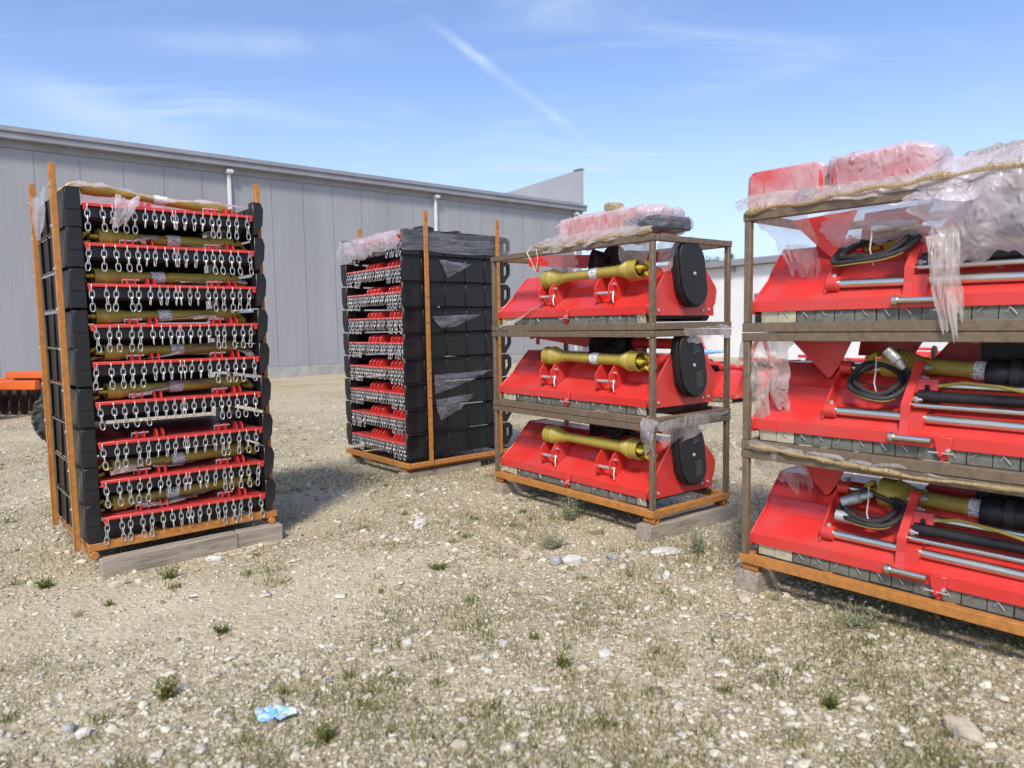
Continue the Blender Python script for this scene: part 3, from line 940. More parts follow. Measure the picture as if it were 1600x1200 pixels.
# ------------------------------------------------------------------ offset mowers in the tube frame stack
def hose(t, C, ku, kw, tilt, couplings):
    # coil of hose with two steel couplings
    b = MB()
    C = Vector(C); u = Vector((1, 0, tilt)).normalized(); w = Vector((0, .35, .30)).normalized()
    for k, (ra, off) in enumerate(((.116, 0), (.132, .014), (.102, .024))):
        b.cur = 0
        pts = []
        for i in range(29):
            a = 2 * PI * i / 28 + .4 * k
            pts.append(C + u * math.cos(a) * ra * ku + w * math.sin(a) * ra * kw + Vector((0, -off, off * .6 + .008 * math.sin(3 * a + k))))
        b.tube(pts, .0135, 8)
        if k == 1:
            b.cur = 1
            b.tube([p + Vector((0, -.004, -.010)) for p in pts[10:24]], .006, 6)
    b.tube([C + u * -.10 + Vector((0, -.04, .0)), C + u * -.02 + Vector((.02, -.05, -.02)), C + u * .10 + Vector((.02, -.05, -.03)), C + u * .17 + Vector((.02, -.02, .02))], .006, 6)
    o = b.build('hose_coil', ['rubber', 'yellow'], t)
    for p0, p1 in couplings:
        p0, p1 = C + Vector(p0), C + Vector(p1)
        m = MB(); m.tube([p0, p0.lerp(p1, .6), p0.lerp(p1, .64), p1], [.028, .028, .019, .014], 12)
        m.build('hose_coupling', 'zinc', o)
    m = MB(); m.tube([C + Vector((.0, -.05, .13)), C + Vector((.01, -.075, .06)), C + Vector((.005, -.08, .0)), C + Vector((.02, -.07, -.08))], .003, 5); m.build('cable_tie', 'wire_white', o)

def offset_mower():
    t = bpy.data.objects.new('offset_mower', None); COL.objects.link(t)
    hood(t, .02, 1.98)
    for xa, xb in ((.008, .02), (1.98, 1.992)):
        b = MB()
        b.prism([(.03, .045), (.025, .115), (.19, .24), (.235, .30), (.36, .42), (.57, .42), (.75, .23), (.77, .1), (.75, .03)], 'x', xa, xb)
        b.build('side_plate', 'red', t, bevel=.002)
    flaps(t, .05, 1.96, 19, (0, 1))
    b = MB(); b.cyl((.03, .70, .055), (1.97, .70, .055), .05, 14); b.build('rear_roller', 'black', t)
    lip_tab(t, .965)
    # pivot plate on the hood and its two bosses
    b = MB()
    b.prism([(.06, .14), (.07, .205), (.12, .25), (.17, .31), (.22, .37), (.34, .43), (.45, .43), (.36, .40), (.232, .28), (.2, .23)], 'x', .385, .398)
    b.cyl((.395, .09, .19), (.455, .09, .19), .038, 18); b.cyl((.395, .27, .40), (.455, .27, .40), .034, 18)
    o = b.build('pivot_plate', 'red', t, bevel=.003)
    for y, z, in ((.09, .19), (.27, .40)):
        m = MB(); m.lathe([(-.012, 0), (-.012, .012), (0, .012)], (.425, y - .002, z + .036), (0, .1, -1), 6)
        m.build('bolt', 'zinc', o)
    # hitch bracket: a slanted plate with bolts
    b = MB()
    br = [(.035, .05), (.03, .10), (.05, .18), (.05, .25), (.16, .37), (.22, .45), (.26, .44), (.26, .40), (.20, .33), (.12, .22), (.12, .10), (.09, .05)]
    b.prism(br, 'x', .775, .79)
    fr = br[1:7]
    for (ya, za), (yb, zb) in zip(fr[:-1], fr[1:]):
        b.prism([(ya - .004, za), (yb - .004, zb), (yb + .016, zb - .006), (ya + .016, za - .006)], 'x', .772, .812)
    b.prism([(.045, .12), (.05, .21), (.13, .22), (.13, .12)], 'x', .79, .87)
    b.prism([(.13, .30), (.15, .365), (.22, .37), (.20, .30)], 'x', .79, .90)
    o = b.build('hitch_bracket', 'red', t, bevel=.003)
    for y, z in ((.095, .28), (.135, .325), (.175, .375), (.21, .425)):
        m = MB()
        m.cyl((.79, y + .02, z - .01), (.845, y + .02, z - .01), .008, 8); m.cyl((.812, y + .02, z - .01), (.828, y + .02, z - .01), .015, 6)
        m.build('bolt', 'zinc', o)
    b = MB(); b.cyl((.745, .012, .095), (.92, .012, .095), .015, 14); b.lathe([(0, 0), (0, .024), (.022, .024), (.022, 0)], (.74, .012, .095), (1, 0, 0), 14); b.build('hitch_pin', 'chrome', o)
    for (p, q, r, nm, mt) in (((.45, .09, .19), (1.95, .09, .17), .022, 'slide_rod', 'chrome'), ((.78, .09, .245), (1.95, .09, .24), .012, 'slide_rod', 'chrome'),
                              ((.89, .175, .335), (1.95, .175, .33), .018, 'slide_rod', 'chrome'), ((.45, .27, .40), (.80, .27, .39), .017, 'slide_rod', 'chrome'),
                              ((.82, .14, .285), (1.95, .14, .275), .028, 'hydraulic_cylinder', 'black')):
        b = MB()
        if nm == 'hydraulic_cylinder':
            b.lathe([(0, 0), (0, .032), (.09, .032), (.09, .026), (.98, .026), (.98, .03), (1.1, .03), (1.1, 0)], p, Vector(q) - Vector(p), 18)
            b.cyl((.86, .14, .31), (.86, .12, .335), .011, 8)
        else:
            b.cyl(p, q, r, 18)
        b.build(nm, mt, t)
    b = MB()
    b.tube([(.88, .15, .33), (1.0, .16, .355), (1.15, .14, .345), (1.32, .13, .315)], .008, 8)
    b.cur = 1; b.cyl((1.30, .13, .318), (1.37, .125, .305), .012, 10)
    b.build('supply_hose', ['yellow', 'chrome'], t)
    # standing red plates of the folded head stock
    b = MB(); b.prism([(.10, .56), (.46, .575), (.385, .41), (.345, .35), (.325, .34), (.22, .44)], 'y', .262, .274)
    for x, z in ((.40, .53), (.36, .42)):
        b.lathe([(-.002, 0), (-.002, .008), (0, .008)], (x, .262, z), (0, 1, 0), 8)
    b.build('head_plate', 'red', t, bevel=.002)
    b = MB(); b.prism([(.40, .585), (.74, .595), (.66, .45), (.38, .455)], 'y', .50, .512); b.build('head_plate', 'red', t, bevel=.002)
    b = MB(); b.prism([(.72, .38), (.86, .56), (.92, .60), (1.02, .60), (1.02, .38)], 'y', .47, .482); hp = b.build('head_plate', 'red_dusty', t, bevel=.002)
    b = MB(); b.lathe([(0, 0), (0, .026), (-.002, .026), (-.002, 0)], (.955, .47, .545), (0, 1, 0), 20); b.build('decal', 'decal_pink', hp)
    b = MB()
    b.box((1.00, .40, .34), (1.62, .68, .612))
    b.lathe([(0, 0), (0, .10), (.04, .10), (.05, .06)], (1.36, .385, .48), (0, 1, 0), 20)
    for x, z in ((1.05, .57), (1.17, .585), (1.05, .45)):
        b.lathe([(-.016, 0), (-.016, .018), (0, .018)], (x, .40, z), (0, 1, 0), 6)
    o = b.build('gearbox', 'black_plastic', t, bevel=.006)
    b = MB(); b.lathe([(0, 0), (0, .068), (.02, .075), (.07, .075), (.08, .07), (.50, .074), (.50, 0)], (1.06, .30, .385), (1, 0, 0), 22)
    c = b.build('shaft_guard', 'black_plastic', o)
    b = MB(); b.lathe([(.10, .078), (.10, .081), (.14, .081), (.14, .078)], (1.06, .30, .385), (1, 0, 0), 22); b.build('clamp_band', 'rubber', c)
    return t
proto4 = offset_mower()
protos4 = [proto4, copy_tree(proto4), copy_tree(proto4)]
Z4 = [.15, .795, 1.44]
for k in range(3):
    stillage(['orange-based lowest stillage of the tube-framed mowers, on a sawn timber', 'brown middle stillage of the tube-framed mowers', 'brown topmost stillage below two red plastic-wrapped boxes'][k], *R4, Z4[k], 2.02, .83, .645,
             'orange_steel' if k == 0 else 'brown_steel', 'brown_steel', 'stillages of the tube-framed mowers', feet=(k == 0))
    t = protos4[k]
    t.location = to_world(R4, (0, 0, Z4[k] + .05)); t.rotation_euler = (0, 0, R(R4[1]))
    hose(t, [(.60, .19, .325), (.62, .19, .34), (.60, .15, .35)][k], [1.18, 1.05, 1.55][k], [.80, .95, .75][k], [.05, -.06, .16][k],
         [(((-.155, -.06, -.045), (.0, -.05, -.053)), ((-.14, -.02, .02), (.0, -.01, .08))), (((.04, -.02, .16), (.12, -.02, .07)),), (((.0, -.04, .10), (.20, -.03, .11)),)][k])
    tag(t, ['red mower with steel rods and coiled hose, lowest of three above orange base', 'red mower with steel rods and coiled hose, middle tier of three',
            'red mower with steel rods, topmost tier under hanging plastic film'][k], 'offset mower', 'red mowers with steel slide rods')
    p, q = to_world(R4, (.60, .31, Z4[k] + .05 + [.40, .43, .42][k])), to_world(R4, (1.34, .30, Z4[k] + .05 + .385))
    drive_shaft(['olive drive shaft behind the lowest coiled hose', 'olive drive shaft beside the black guard in the middle rod-framed mower', 'olive drive shaft half hidden by film in the topmost rod-framed mower'][k],
                'drive shafts on the rod-framed mowers', p, q, .038, .074, sticker=.55, cone=.17)

# ------------------------------------------------------------------ wrapped bundles and film on the stillages
def on_rack(o, rack):
    o.location = (*rack[0], 0); o.rotation_euler = (0, 0, R(rack[1])); return o

def wrapped(name, label, rack, c, s, mat_core, seed, k=.87, film_m='film_milky', pw=.40, amp=.018):
    t = thing(name, label, 'wrapped part', (*rack[0], 0), rack[1], 'plastic-wrapped parts on the stillages')
    b = MB()
    x0, x1 = c[0] - s[0] * k, c[0] + s[0] * k
    z0, z1 = c[2] - s[2] * k, c[2] + s[2] * k
    ch = min(s[2], s[0]) * .45
    b.prism([(x0, z0), (x1, z0), (x1, z1 - ch), (x1 - ch * .8, z1), (x0 + ch * .5, z1), (x0, z1 - ch * .6)], 'y', c[1] - s[1] * k, c[1] + s[1] * k)
    b.build('red_housing', mat_core, t, bevel=.008)
    b = MB(); vs, fs = blob(None, c, s, 44, 96, amp, seed, pw, 9.0); b.add(vs, fs)
    b.build('plastic_wrap', film_m, t, sharp=180)
    return t
M['film_tight'] = film_mat('tight_clear_film', (0.84, 0.78, 0.78), (0.10, 0.55), 4.0, .2, (1, 1, 1.3))
wrapped('wrapped_housing', 'red box under wrinkled clear film at the outer corner of the tall brown frame', R4, (.04, .40, 2.25), (.235, .12, .115), 'red', 3, .93, film_m='film_tight', pw=.28, amp=.012)
wrapped('wrapped_housing', 'larger pinkish box wrapped in film on top of the tall brown frame', R4, (.54, .42, 2.245), (.275, .14, .125), 'red', 5, .86, film_m='film_milky', pw=.33, amp=.018)
wrapped('wrapped_housing', 'grey film-wrapped lump on the frame top beside the pinkish box', R4, (1.22, .42, 2.19), (.34, .16, .09), 'black_plastic', 8, .72, film_m='film_warm', amp=.034)
wrapped('wrapped_housing', 'long pink film-wrapped bundle lying across the belt-cover stillage top', R3, (1.14, .34, 2.23), (.56, .22, .115), 'red', 12, .80, film_m='film_white', amp=.028, pw=.42)
wrapped('wrapped_housing', 'dark grey film-wrapped end beside the long pink bundle', R3, (1.60, .30, 2.195), (.20, .2, .06), 'black_plastic', 14, .8, film_m='film_grey', amp=.024)
vs, fs = blob(None, (.30, .05, 2.115), (.05, .05, .06), 16, 24, .016, 9); b = MB(); b.add(vs, fs)
o = b.build('film_knot', 'film_grey', None); on_rack(o, R4); tag(o, 'dark gathered film knot on the frame between the two red boxes', 'plastic film')
vs, fs = blob(None, (1.24, .2, 2.355), (.07, .06, .03), 14, 20, .026, 11); b = MB(); b.add(vs, fs)
o = b.build('film_knot', 'film_rope', None); on_rack(o, R3); tag(o, 'amber film knot sticking up from the long pink bundle', 'plastic film')

def rope(label, rack, pts, r, mat, cat='plastic rope', seed=0):
    b = MB(); P = []
    pts = [Vector(p) for p in pts]
    for i in range(len(pts) - 1):
        for s in range(10):
            p = pts[i].lerp(pts[i + 1], s / 10)
            P.append(p + mn.noise_vector(p * 9 + Vector((seed, 0, 0))) * r * .9)
    P.append(pts[-1])
    rr = [r * (.35 + 1.1 * abs(mn.noise(p * 11 + Vector((0, seed, 0))))) for p in P]
    b.tube(P, rr, 8)
    o = b.build('film_rope', mat, None); on_rack(o, rack)
    tag(o, label, cat)
    return o
rope('twisted amber film rope along the top of the tall brown frame', R4, [(.0, -.03, 2.085), (.35, -.03, 2.09), (.7, -.035, 2.11), (1.3, -.035, 2.12), (1.9, -.03, 2.12)], .020, 'film_rope', seed=2)
rope('twisted amber film rope along the lower beam of the tall brown frame', R4, [(.04, -.035, .83), (.3, -.035, .80), (.8, -.035, .775), (1.4, -.035, .77), (1.9, -.035, .77)], .017, 'film_rope', seed=5)
rope('twisted film rope below the long pink bundle', R3, [(.58, -.02, 2.12), (.9, -.02, 2.10), (1.3, -.02, 2.10), (1.80, -.02, 2.12)], .022, 'film_rope', seed=7)
rope('loop of pale twine at the end of the long pink bundle', R3, [(.52, .0, 2.14), (.50, -.03, 2.08), (.56, -.04, 2.02), (.60, -.03, 1.92), (.64, -.03, 2.02), (.62, -.03, 2.10)], .007, 'twine', 'twine', 9)

def sheet(label, rack, corners, nu, nv, amp, mat, seed, sag=0.0, ragged=.0, name='plastic_sheet', freq=7.0, group='loose plastic film on the stillages', edge=1.4):
    a, b_, c, d = [Vector(p) for p in corners]     # top-left, top-right, bottom-right, bottom-left
    def fn(u, v):
        e = (2 * u - 1)
        u2 = u + e * abs(e) * (.10 * mn.noise((v * 2.6, seed * 3.1, math.copysign(4, e))) + .05 * mn.noise((v * 8, seed * 1.3, math.copysign(9, e)))) * edge
        v2 = v * (1 + edge * (.30 * mn.noise((u * 2.7, seed * 2.3, 1.0)) + .16 * mn.noise((u * 8.5, seed * 1.9, 5.0))))
        p = a.lerp(b_, u2).lerp(d.lerp(c, u2), v2)
        return p + Vector((0, -sag * math.sin(PI * v) * (.6 + .4 * math.sin(PI * u)), 0))
    return film(name, fn, nu * 2, nv * 2, amp, mat, label, group=group, loc=(*rack[0], 0), rz=rack[1], seed=seed, ragged=0.0, freq=freq)
# tall brown frame (right-hand stack)
sheet('torn clear film hanging below the corner red box of the tall frame', R4, [(.02, .0, 2.08), (.34, .06, 2.08), (.30, .18, 1.78), (.16, .12, 1.80)], 18, 20, .03, 'film', 51, .03, .08)
sheet('narrow film tail drooping onto the topmost red hood', R4, [(.16, .10, 1.90), (.30, .12, 1.88), (.28, .22, 1.72), (.14, .20, 1.73)], 10, 14, .018, 'film', 57, .02, .06)
sheet('broad pinkish film curtain under the amber rope of the tall frame', R4, [(.38, .03, 2.10), (1.12, .02, 2.13), (1.08, .16, 1.80), (.40, .18, 1.86)], 34, 20, .03, 'film_milky', 52, .05, .05)
sheet('grey film curtain hanging in front of the topmost slide rods', R4, [(.86, .0, 2.12), (1.75, .0, 2.13), (1.70, .05, 1.78), (.92, .04, 1.74)], 36, 22, .035, 'film_milky', 53, .05, .08)
sheet('long film tongue hanging over the topmost rods down to the beam', R4, [(.88, -.02, 1.86), (1.01, -.02, 1.86), (1.06, -.05, 1.47), (.96, -.05, 1.47)], 12, 30, .020, 'film_warm', 54, .02, .05)
sheet('curtain of dusty film hanging at the middle tier corner of tall frame', R4, [(.0, .0, 1.43), (.24, .05, 1.43), (.20, .10, 1.12), (.02, .04, .98)], 16, 26, .018, 'film_warm', 55, .03, .05)
sheet('creased film strip under the upper beam across the red head plate', R4, [(.18, .05, 1.43), (.75, .05, 1.43), (.70, .20, 1.39), (.26, .20, 1.39)], 26, 6, .015, 'film', 56, .01, .05)
sheet('shiny film bag drooping over the lowest tier corner of tall frame', R4, [(.02, -.01, .80), (.36, .0, .79), (.30, .14, .56), (.10, .10, .62)], 20, 20, .026, 'film', 58, .04, .08)
sheet('film strip stretched below the lower beam beside amber rope', R4, [(.04, -.03, .85), (.95, -.03, .80), (.95, .0, .755), (.04, .0, .78)], 34, 8, .016, 'film', 59, .015, .04)
sheet('grey film over the black gearbox of the lowest rod-framed mower', R4, [(.95, .06, .79), (1.75, .06, .79), (1.70, .26, .66), (1.12, .30, .70)], 24, 12, .02, 'film_grey', 60, .03, .06)
sheet('pale torn film tail tied to the outer post of tall frame', R4, [(-.05, .02, 1.42), (-.01, .01, 1.44), (-.04, .05, 1.26), (-.11, .05, 1.24)], 6, 14, .012, 'film_warm', 61, .0, .03)
sheet('gathered dusty film strip along the top beam under the two red boxes', R4, [(-.13, .16, 2.20), (.95, .12, 2.17), (.92, -.035, 2.07), (-.02, -.035, 2.075)], 40, 8, .020, 'film_warm', 62, .02)
sheet('loose film sheet falling from the grey wrapped lump past the beam', R4, [(.90, .10, 2.22), (1.80, .10, 2.22), (1.85, -.04, 2.03), (.80, -.04, 2.05)], 34, 10, .026, 'film_milky', 63, .03)
sheet('white film sheet gathered at the bottom of the long pink bundle', R3, [(.62, .06, 2.19), (1.72, .06, 2.17), (1.70, -.03, 2.09), (.66, -.03, 2.07)], 44, 8, .020, 'film_warm', 80, .02)
# belt-cover stack
sheet('pinkish film curtain below the long pink bundle', R3, [(.55, .02, 2.10), (.98, .02, 2.10), (.90, .20, 1.94), (.66, .18, 1.90)], 20, 14, .02, 'film_milky', 71, .03, .05)
sheet('brownish film pulled diagonally from bundle down to the drive shaft', R3, [(1.46, .02, 2.10), (1.80, .03, 2.08), (1.62, .16, 1.86), (1.40, .16, 1.87)], 18, 18, .02, 'film_warm', 72, .04, .06)
sheet('film hanging inside the top corner beside the black belt cover', R3, [(1.80, .03, 2.10), (1.80, .45, 2.10), (1.76, .34, 1.90), (1.74, .14, 1.84)], 14, 14, .025, 'film', 73, .0, .08)
sheet('folded pale paper strip hanging over the topmost red lip', R3, [(.50, .04, 1.62), (.66, .03, 1.70), (.22, -.03, 1.47), (.12, -.03, 1.50)], 10, 16, .008, 'film_warm', 74, .0, .0)
sheet('brown film lying behind the upper rim of the lowest belt-cover mower', R3, [(.40, .03, .79), (1.25, .03, .79), (1.2, .26, .69), (.46, .26, .70)], 26, 12, .015, 'film_warm', 75, .03, .05)
sheet('torn film knot wrapped round the middle beam corner post', R3, [(1.72, -.035, .84), (1.86, -.035, .84), (1.84, -.04, .60), (1.74, -.035, .62)], 10, 16, .02, 'film', 76, .02, .05)
sheet('torn film flap along the side beam by the lowest belt cover', R3, [(1.84, .02, .82), (1.84, .80, .83), (1.83, .40, .68), (1.83, .06, .66)], 24, 10, .022, 'film', 77, .0, .10)
sheet('tattered film strip along the side beam by the middle belt cover', R3, [(1.84, .28, 1.46), (1.84, .86, 1.47), (1.85, .80, 1.37), (1.83, .34, 1.36)], 18, 8, .02, 'film', 78, .0, .10)
sheet('pale film bunched under the upper beam of the middle mower', R3, [(1.00, .02, 1.44), (1.72, .02, 1.44), (1.6, .2, 1.39), (1.05, .2, 1.40)], 22, 8, .018, 'film', 79, .02, .05)

# ------------------------------------------------------------------ buildings
def hall():
    rz = 39.5
    t = thing('metal_hall', 'long grey metal-clad hall with white downpipes behind the stacks', 'building', (-7.575, 21.547, 0), rz)
    x0, x1, dp = -24.0, 13.80, 16.0
    b = MB(); b.box((x0, 0, .35), (x1 - .02, .18, 6.02)); b.build('front_wall', 'cladding', t)
    b = MB(); b.box((x1 - .20, .18, .35), (x1 - .02, dp, 6.0)); b.box((x0, .18, .35), (x0 + .18, dp, 6.0)); b.build('end_wall', 'cladding', t)
    b = MB(); b.box((x0 - .05, -.06, -.2), (x1, .2, .34)); b.build('plinth', 'plinth', t, bevel=.01)
    b = MB(); b.box((x0 - .1, -.28, 6.20), (x1 + .02, -.03, 6.36)); b.box((x0 - .1, -.33, 6.36), (x1 + .02, .3, 6.44)); b.box((x0 - .1, -.03, 6.03), (x1 + .02, .17, 6.36)); b.build('gutter', 'trim_grey', t, bevel=.012)
    b = MB()
    b.prism([(.0, 6.445), (dp, 6.9), (dp, 7.0), (.0, 6.56)], 'x', x0, x1 - .22); b.build('roof', 'trim_grey', t)
    b = MB(); b.prism([(-.10, 6.46), (-.10, 7.93), (dp, 7.25), (dp, 6.46)], 'x', x1 - .16, x1); b.build('parapet', 'parapet', t)
    b = MB(); b.box((x1 - .20, -.14, 7.93), (x1 + .04, .3, 7.97)); b.build('coping', 'trim_grey', t)
    for x in (-13.8, -7.3, -.78, 6.38, 13.3):
        b = MB(); b.box((x - .048, -.12, .3), (x + .048, -.02, 6.10)); b.box((x - .09, -.26, 6.02), (x + .09, -.01, 6.12))
        b.build('downpipe', 'trim_pale', t, bevel=.012)
    return t
hall()

def store():
    t = thing('white_building', 'low white building with grey roof edge behind the mowers', 'building', (5.45, 34.0, 0), -52)
    # front runs along local x, facing the yard
    x0, x1 = -4.5, 26.0
    b = MB(); b.box((x0, 0, 0), (x1, .3, 3.72)); b.box((x0, .3, 0), (x0 + .3, 9, 3.72)); b.box((x1 - .3, .3, 0), (x1, 9, 3.72)); b.build('wall', 'white_wall', t)
    b = MB(); b.box((x0 - .3, -.35, 3.74), (x1 + .3, 9.3, 4.0)); b.build('roof', 'trim_grey', t, bevel=.02)
    for x in (1.0, 6.0, 11.0):
        b = MB(); b.box((x, -.20, 3.5), (x + .12, -.01, 3.73)); b.build('eave_bracket', 'trim_grey', t)
    for x in (7.0, 11.5, 16.0):
        b = MB(); b.box((x, -.03, 1.2), (x + 1.6, -.005, 2.6)); f = b.build('window', 'trim_grey', t)
        b = MB(); b.box((x + .08, -.05, 1.28), (x + 1.52, -.032, 2.52)); b.build('pane', 'black_plastic', f)
    return t
store()

# ------------------------------------------------------------------ trees behind the white building
M['leaf'] = island_mat('leaf_green', [(0.0, (.035, .055, .014)), (.5, (.06, .085, .022)), (1.0, (.10, .12, .035))], .6, .25)
M['needle'] = island_mat('needle_green', [(0.0, (.022, .036, .016)), (1.0, (.05, .07, .03))], .7, .1)
M['bark'] = worn_mat('bark', (.10, .075, .05), (.05, .04, .03), .9, scale=12)
def tree(name, label, x, y, h, r, conifer=False, seed=0):
    rd = random.Random(seed)
    t = thing(name, label, 'tree', (x, y, 0), rd.uniform(0, 360))
    b = MB(); P = [(0, 0, -.2), (.1, .05, h * .3), (.05, -.05, h * .6), (0, 0, h * .93)]
    b.tube(P, [.26, .2, .13, .03], 10)
    for k in range(9):
        a = rd.uniform(0, 2 * PI); z = h * rd.uniform(.35, .8)
        b.tube([(0, 0, z), (math.cos(a) * r * .35, math.sin(a) * r * .35, z + h * .07), (math.cos(a) * r * .7, math.sin(a) * r * .7, z + h * .12)], [.08, .05, .02], 6)
    b.build('trunk', 'bark', t)
    vs = []; fs = []
    n = 240
    for k in range(n):
        if conifer:
            zz = rd.uniform(.15, 1.0); rad = r * (1.02 - zz) * rd.uniform(.55, 1.0) + .05
            a = rd.uniform(0, 2 * PI); c = Vector((rad * math.cos(a), rad * math.sin(a), h * zz)); s = .16
        else:
            a = rd.uniform(0, 2 * PI); ph = math.asin(rd.uniform(-.6, 1)); q = rd.uniform(.45, 1) ** .6
            c = Vector((r * q * math.cos(a) * math.cos(ph), r * q * math.sin(a) * math.cos(ph), h * .66 + h * .34 * q * math.sin(ph))); s = .28
            c += Vector([rd.uniform(-.25, .25) for _ in range(3)])
        for j in range(26):
            d = Vector([rd.gauss(0, s) for _ in range(3)])
            if conifer: d.z -= (abs(d.x) + abs(d.y)) * .25
            p = c + d
            l = rd.uniform(.07, .14) * (1 if not conifer else .9); w = l * (.5 if not conifer else .2)
            u = Vector([rd.uniform(-1, 1) for _ in range(3)]).normalized(); v = u.orthogonal().normalized()
            o = len(vs)
            vs += [p - u * l, p - v * w, p + u * l, p + v * w]; fs.append((o, o + 1, o + 2, o + 3))
    b = MB(); b.add(vs, fs); b.build('crown', 'needle' if conifer else 'leaf', t)
    return t
tree('broadleaf_tree', 'rounded leafy tree rising over the white building roof', 17.0, 60.0, 6.6, 2.1, False, 1)
tree('conifer_tree', 'pointed conifer behind the brown corner post of the belt-cover stillage', 18.4, 60.0, 7.1, 1.5, True, 2)
tree('conifer_tree', 'small pointed conifer between the two brown frames', 20.1, 60.0, 6.6, 1.4, True, 3)

# ------------------------------------------------------------------ far machinery
def yard_mower(x, y, rz, label, s=1.0):
    t = copy_tree(proto3)
    t.location = (x, y, .02); t.rotation_euler = (0, 0, R(rz)); t.scale = (s, s, s)
    for c in kids(t):
        if c.name.startswith('hitch_arm'):
            for g in kids(c): bpy.data.objects.remove(g)
            bpy.data.objects.remove(c)
    b = MB()
    b.prism([(.60, .40), (.68, .40), (.86, .88), (.94, .88), (1.12, .40), (1.20, .40), (.98, .96), (.82, .96)], 'y', .30, .33)
    b.box((.5, .28, .52), (1.3, .34, .58))
    b.build('hitch_frame', 'red', t, bevel=.004)
    tag(t, label, 'flail mower', 'red mowers parked in the yard')
    return t
yard_mower(2.62, 14.5, -50, 'parked red mower with black hoses seen just past the belt-cover stillage', 1.25)
yard_mower(4.30, 15.6, -50, 'parked red mower seen between the two brown stillage stacks', 1.2)
yard_mower(5.9, 16.4, -48, 'third parked red mower, behind the outer post of the tall frame', 1.2)
yard_mower(11.2, 22.6, -48, 'parked red mower far off under the white wall, seen through tall frame', 1.1)
yard_mower(12.9, 21.6, -48, 'second far parked red mower behind the rod-framed mowers', 1.1)
b = MB()
b.tube([(3.35, 13.6, 1.22), (3.45, 13.55, 1.0), (3.6, 13.4, .93), (3.95, 13.1, .95)], [.05, .07, .06, .02], 8)
o = b.build('blue_strap', 'blue_rag'); tag(o, 'blue strap draped over a parked red mower by the white wall', 'strap')

def harrow():
    t = thing('disc_harrow', 'orange beam implement with dark discs parked at the grey wall', 'harrow', (-8.35, 13.1, 0), 171)
    b = MB(); b.box((0, 0, .52), (4.2, .12, .68)); b.box((0, .5, .50), (4.2, .62, .66)); b.box((.0, -.02, .68), (.9, .3, .80))
    for x in (.3, 1.6, 2.9, 4.0): b.box((x, .12, .54), (x + .1, .5, .64))
    b.build('beam', 'orange_paint', t, bevel=.01)
    for k in range(20):
        x = .15 + k * .205
        b = MB(); b.lathe([(0, 0), (.0, .05), (.05, .19), (.058, .205), (.07, .205), (.02, .05), (.02, 0)], (x, .2, .205), (1, .35, 0), 18)
        b.box((x - .05, .16, .205), (x + .05, .27, .52))
        b.build('disc', 'dark_iron', t)
    return t
harrow()
t = thing('crate', 'pale boxed crate on black skids beside the orange implement', 'crate', (-9.0, 12.25, 0), 170)
b = MB(); b.box((0, 0, .30), (1.2, .8, .62)); b.build('box', 'white_paint', t, bevel=.01)
b = MB(); b.box((.0, .02, .62), (1.18, .78, .70)); b.box((.02, .02, .06), (1.18, .78, .30)); b.box((.0, .0, 0), (.12, .8, .06)); b.box((1.06, 0, 0), (1.18, .8, .06)); b.build('skid', 'black', t, bevel=.01)

def tyre_wheel():
    t = thing('tractor_wheel', 'black tractor wheel with deep tread lugs behind the nearer stack', 'wheel', (-5.86, 9.3, .40), 42)
    b = MB(); b.lathe([(-.13, .24), (-.15, .30), (-.15, .34), (-.12, .375), (0, .385), (.12, .375), (.15, .34), (.15, .30), (.13, .24)], (0, 0, 0), (0, 1, 0), 40)
    for k in range(18):
        for sgn in (-1, 1):
            a = 2 * PI * (k + (.5 if sgn > 0 else 0)) / 18
            m = Matrix.Rotation(-a, 3, 'Y')
            q = [(-.03, 0, .37), (.03, 0, .37), (.03 + .07, sgn * .15, .35), (-.03 + .07, sgn * .15, .35),
                 (-.018, 0, .425), (.018, 0, .425), (.018 + .07, sgn * .15, .405), (-.018 + .07, sgn * .15, .405)]
            b.add([m @ Vector(p) for p in q], [(0, 3, 2, 1), (4, 5, 6, 7), (0, 1, 5, 4), (1, 2, 6, 5), (2, 3, 7, 6), (3, 0, 4, 7)])
    b.build('tyre', 'tyre', t)
    b = MB(); b.lathe([(-.13, .245), (-.11, .22), (-.03, .2), (-.02, .08), (-.06, .06), (-.06, 0)], (0, 0, 0), (0, 1, 0), 28)
    b.lathe([(.13, .245), (.11, .22), (-.01, .2), (.0, 0)], (0, 0, 0), (0, 1, 0), 28); b.build('rim', 'dark_iron', t)
    return t
tyre_wheel()

# ------------------------------------------------------------------ ground
def hgt(x, y):
    return 0.016 * mn.noise((x * .9, y * .9, 0)) + .009 * mn.noise((x * 3.1, y * 3.1, 4.0)) - .006

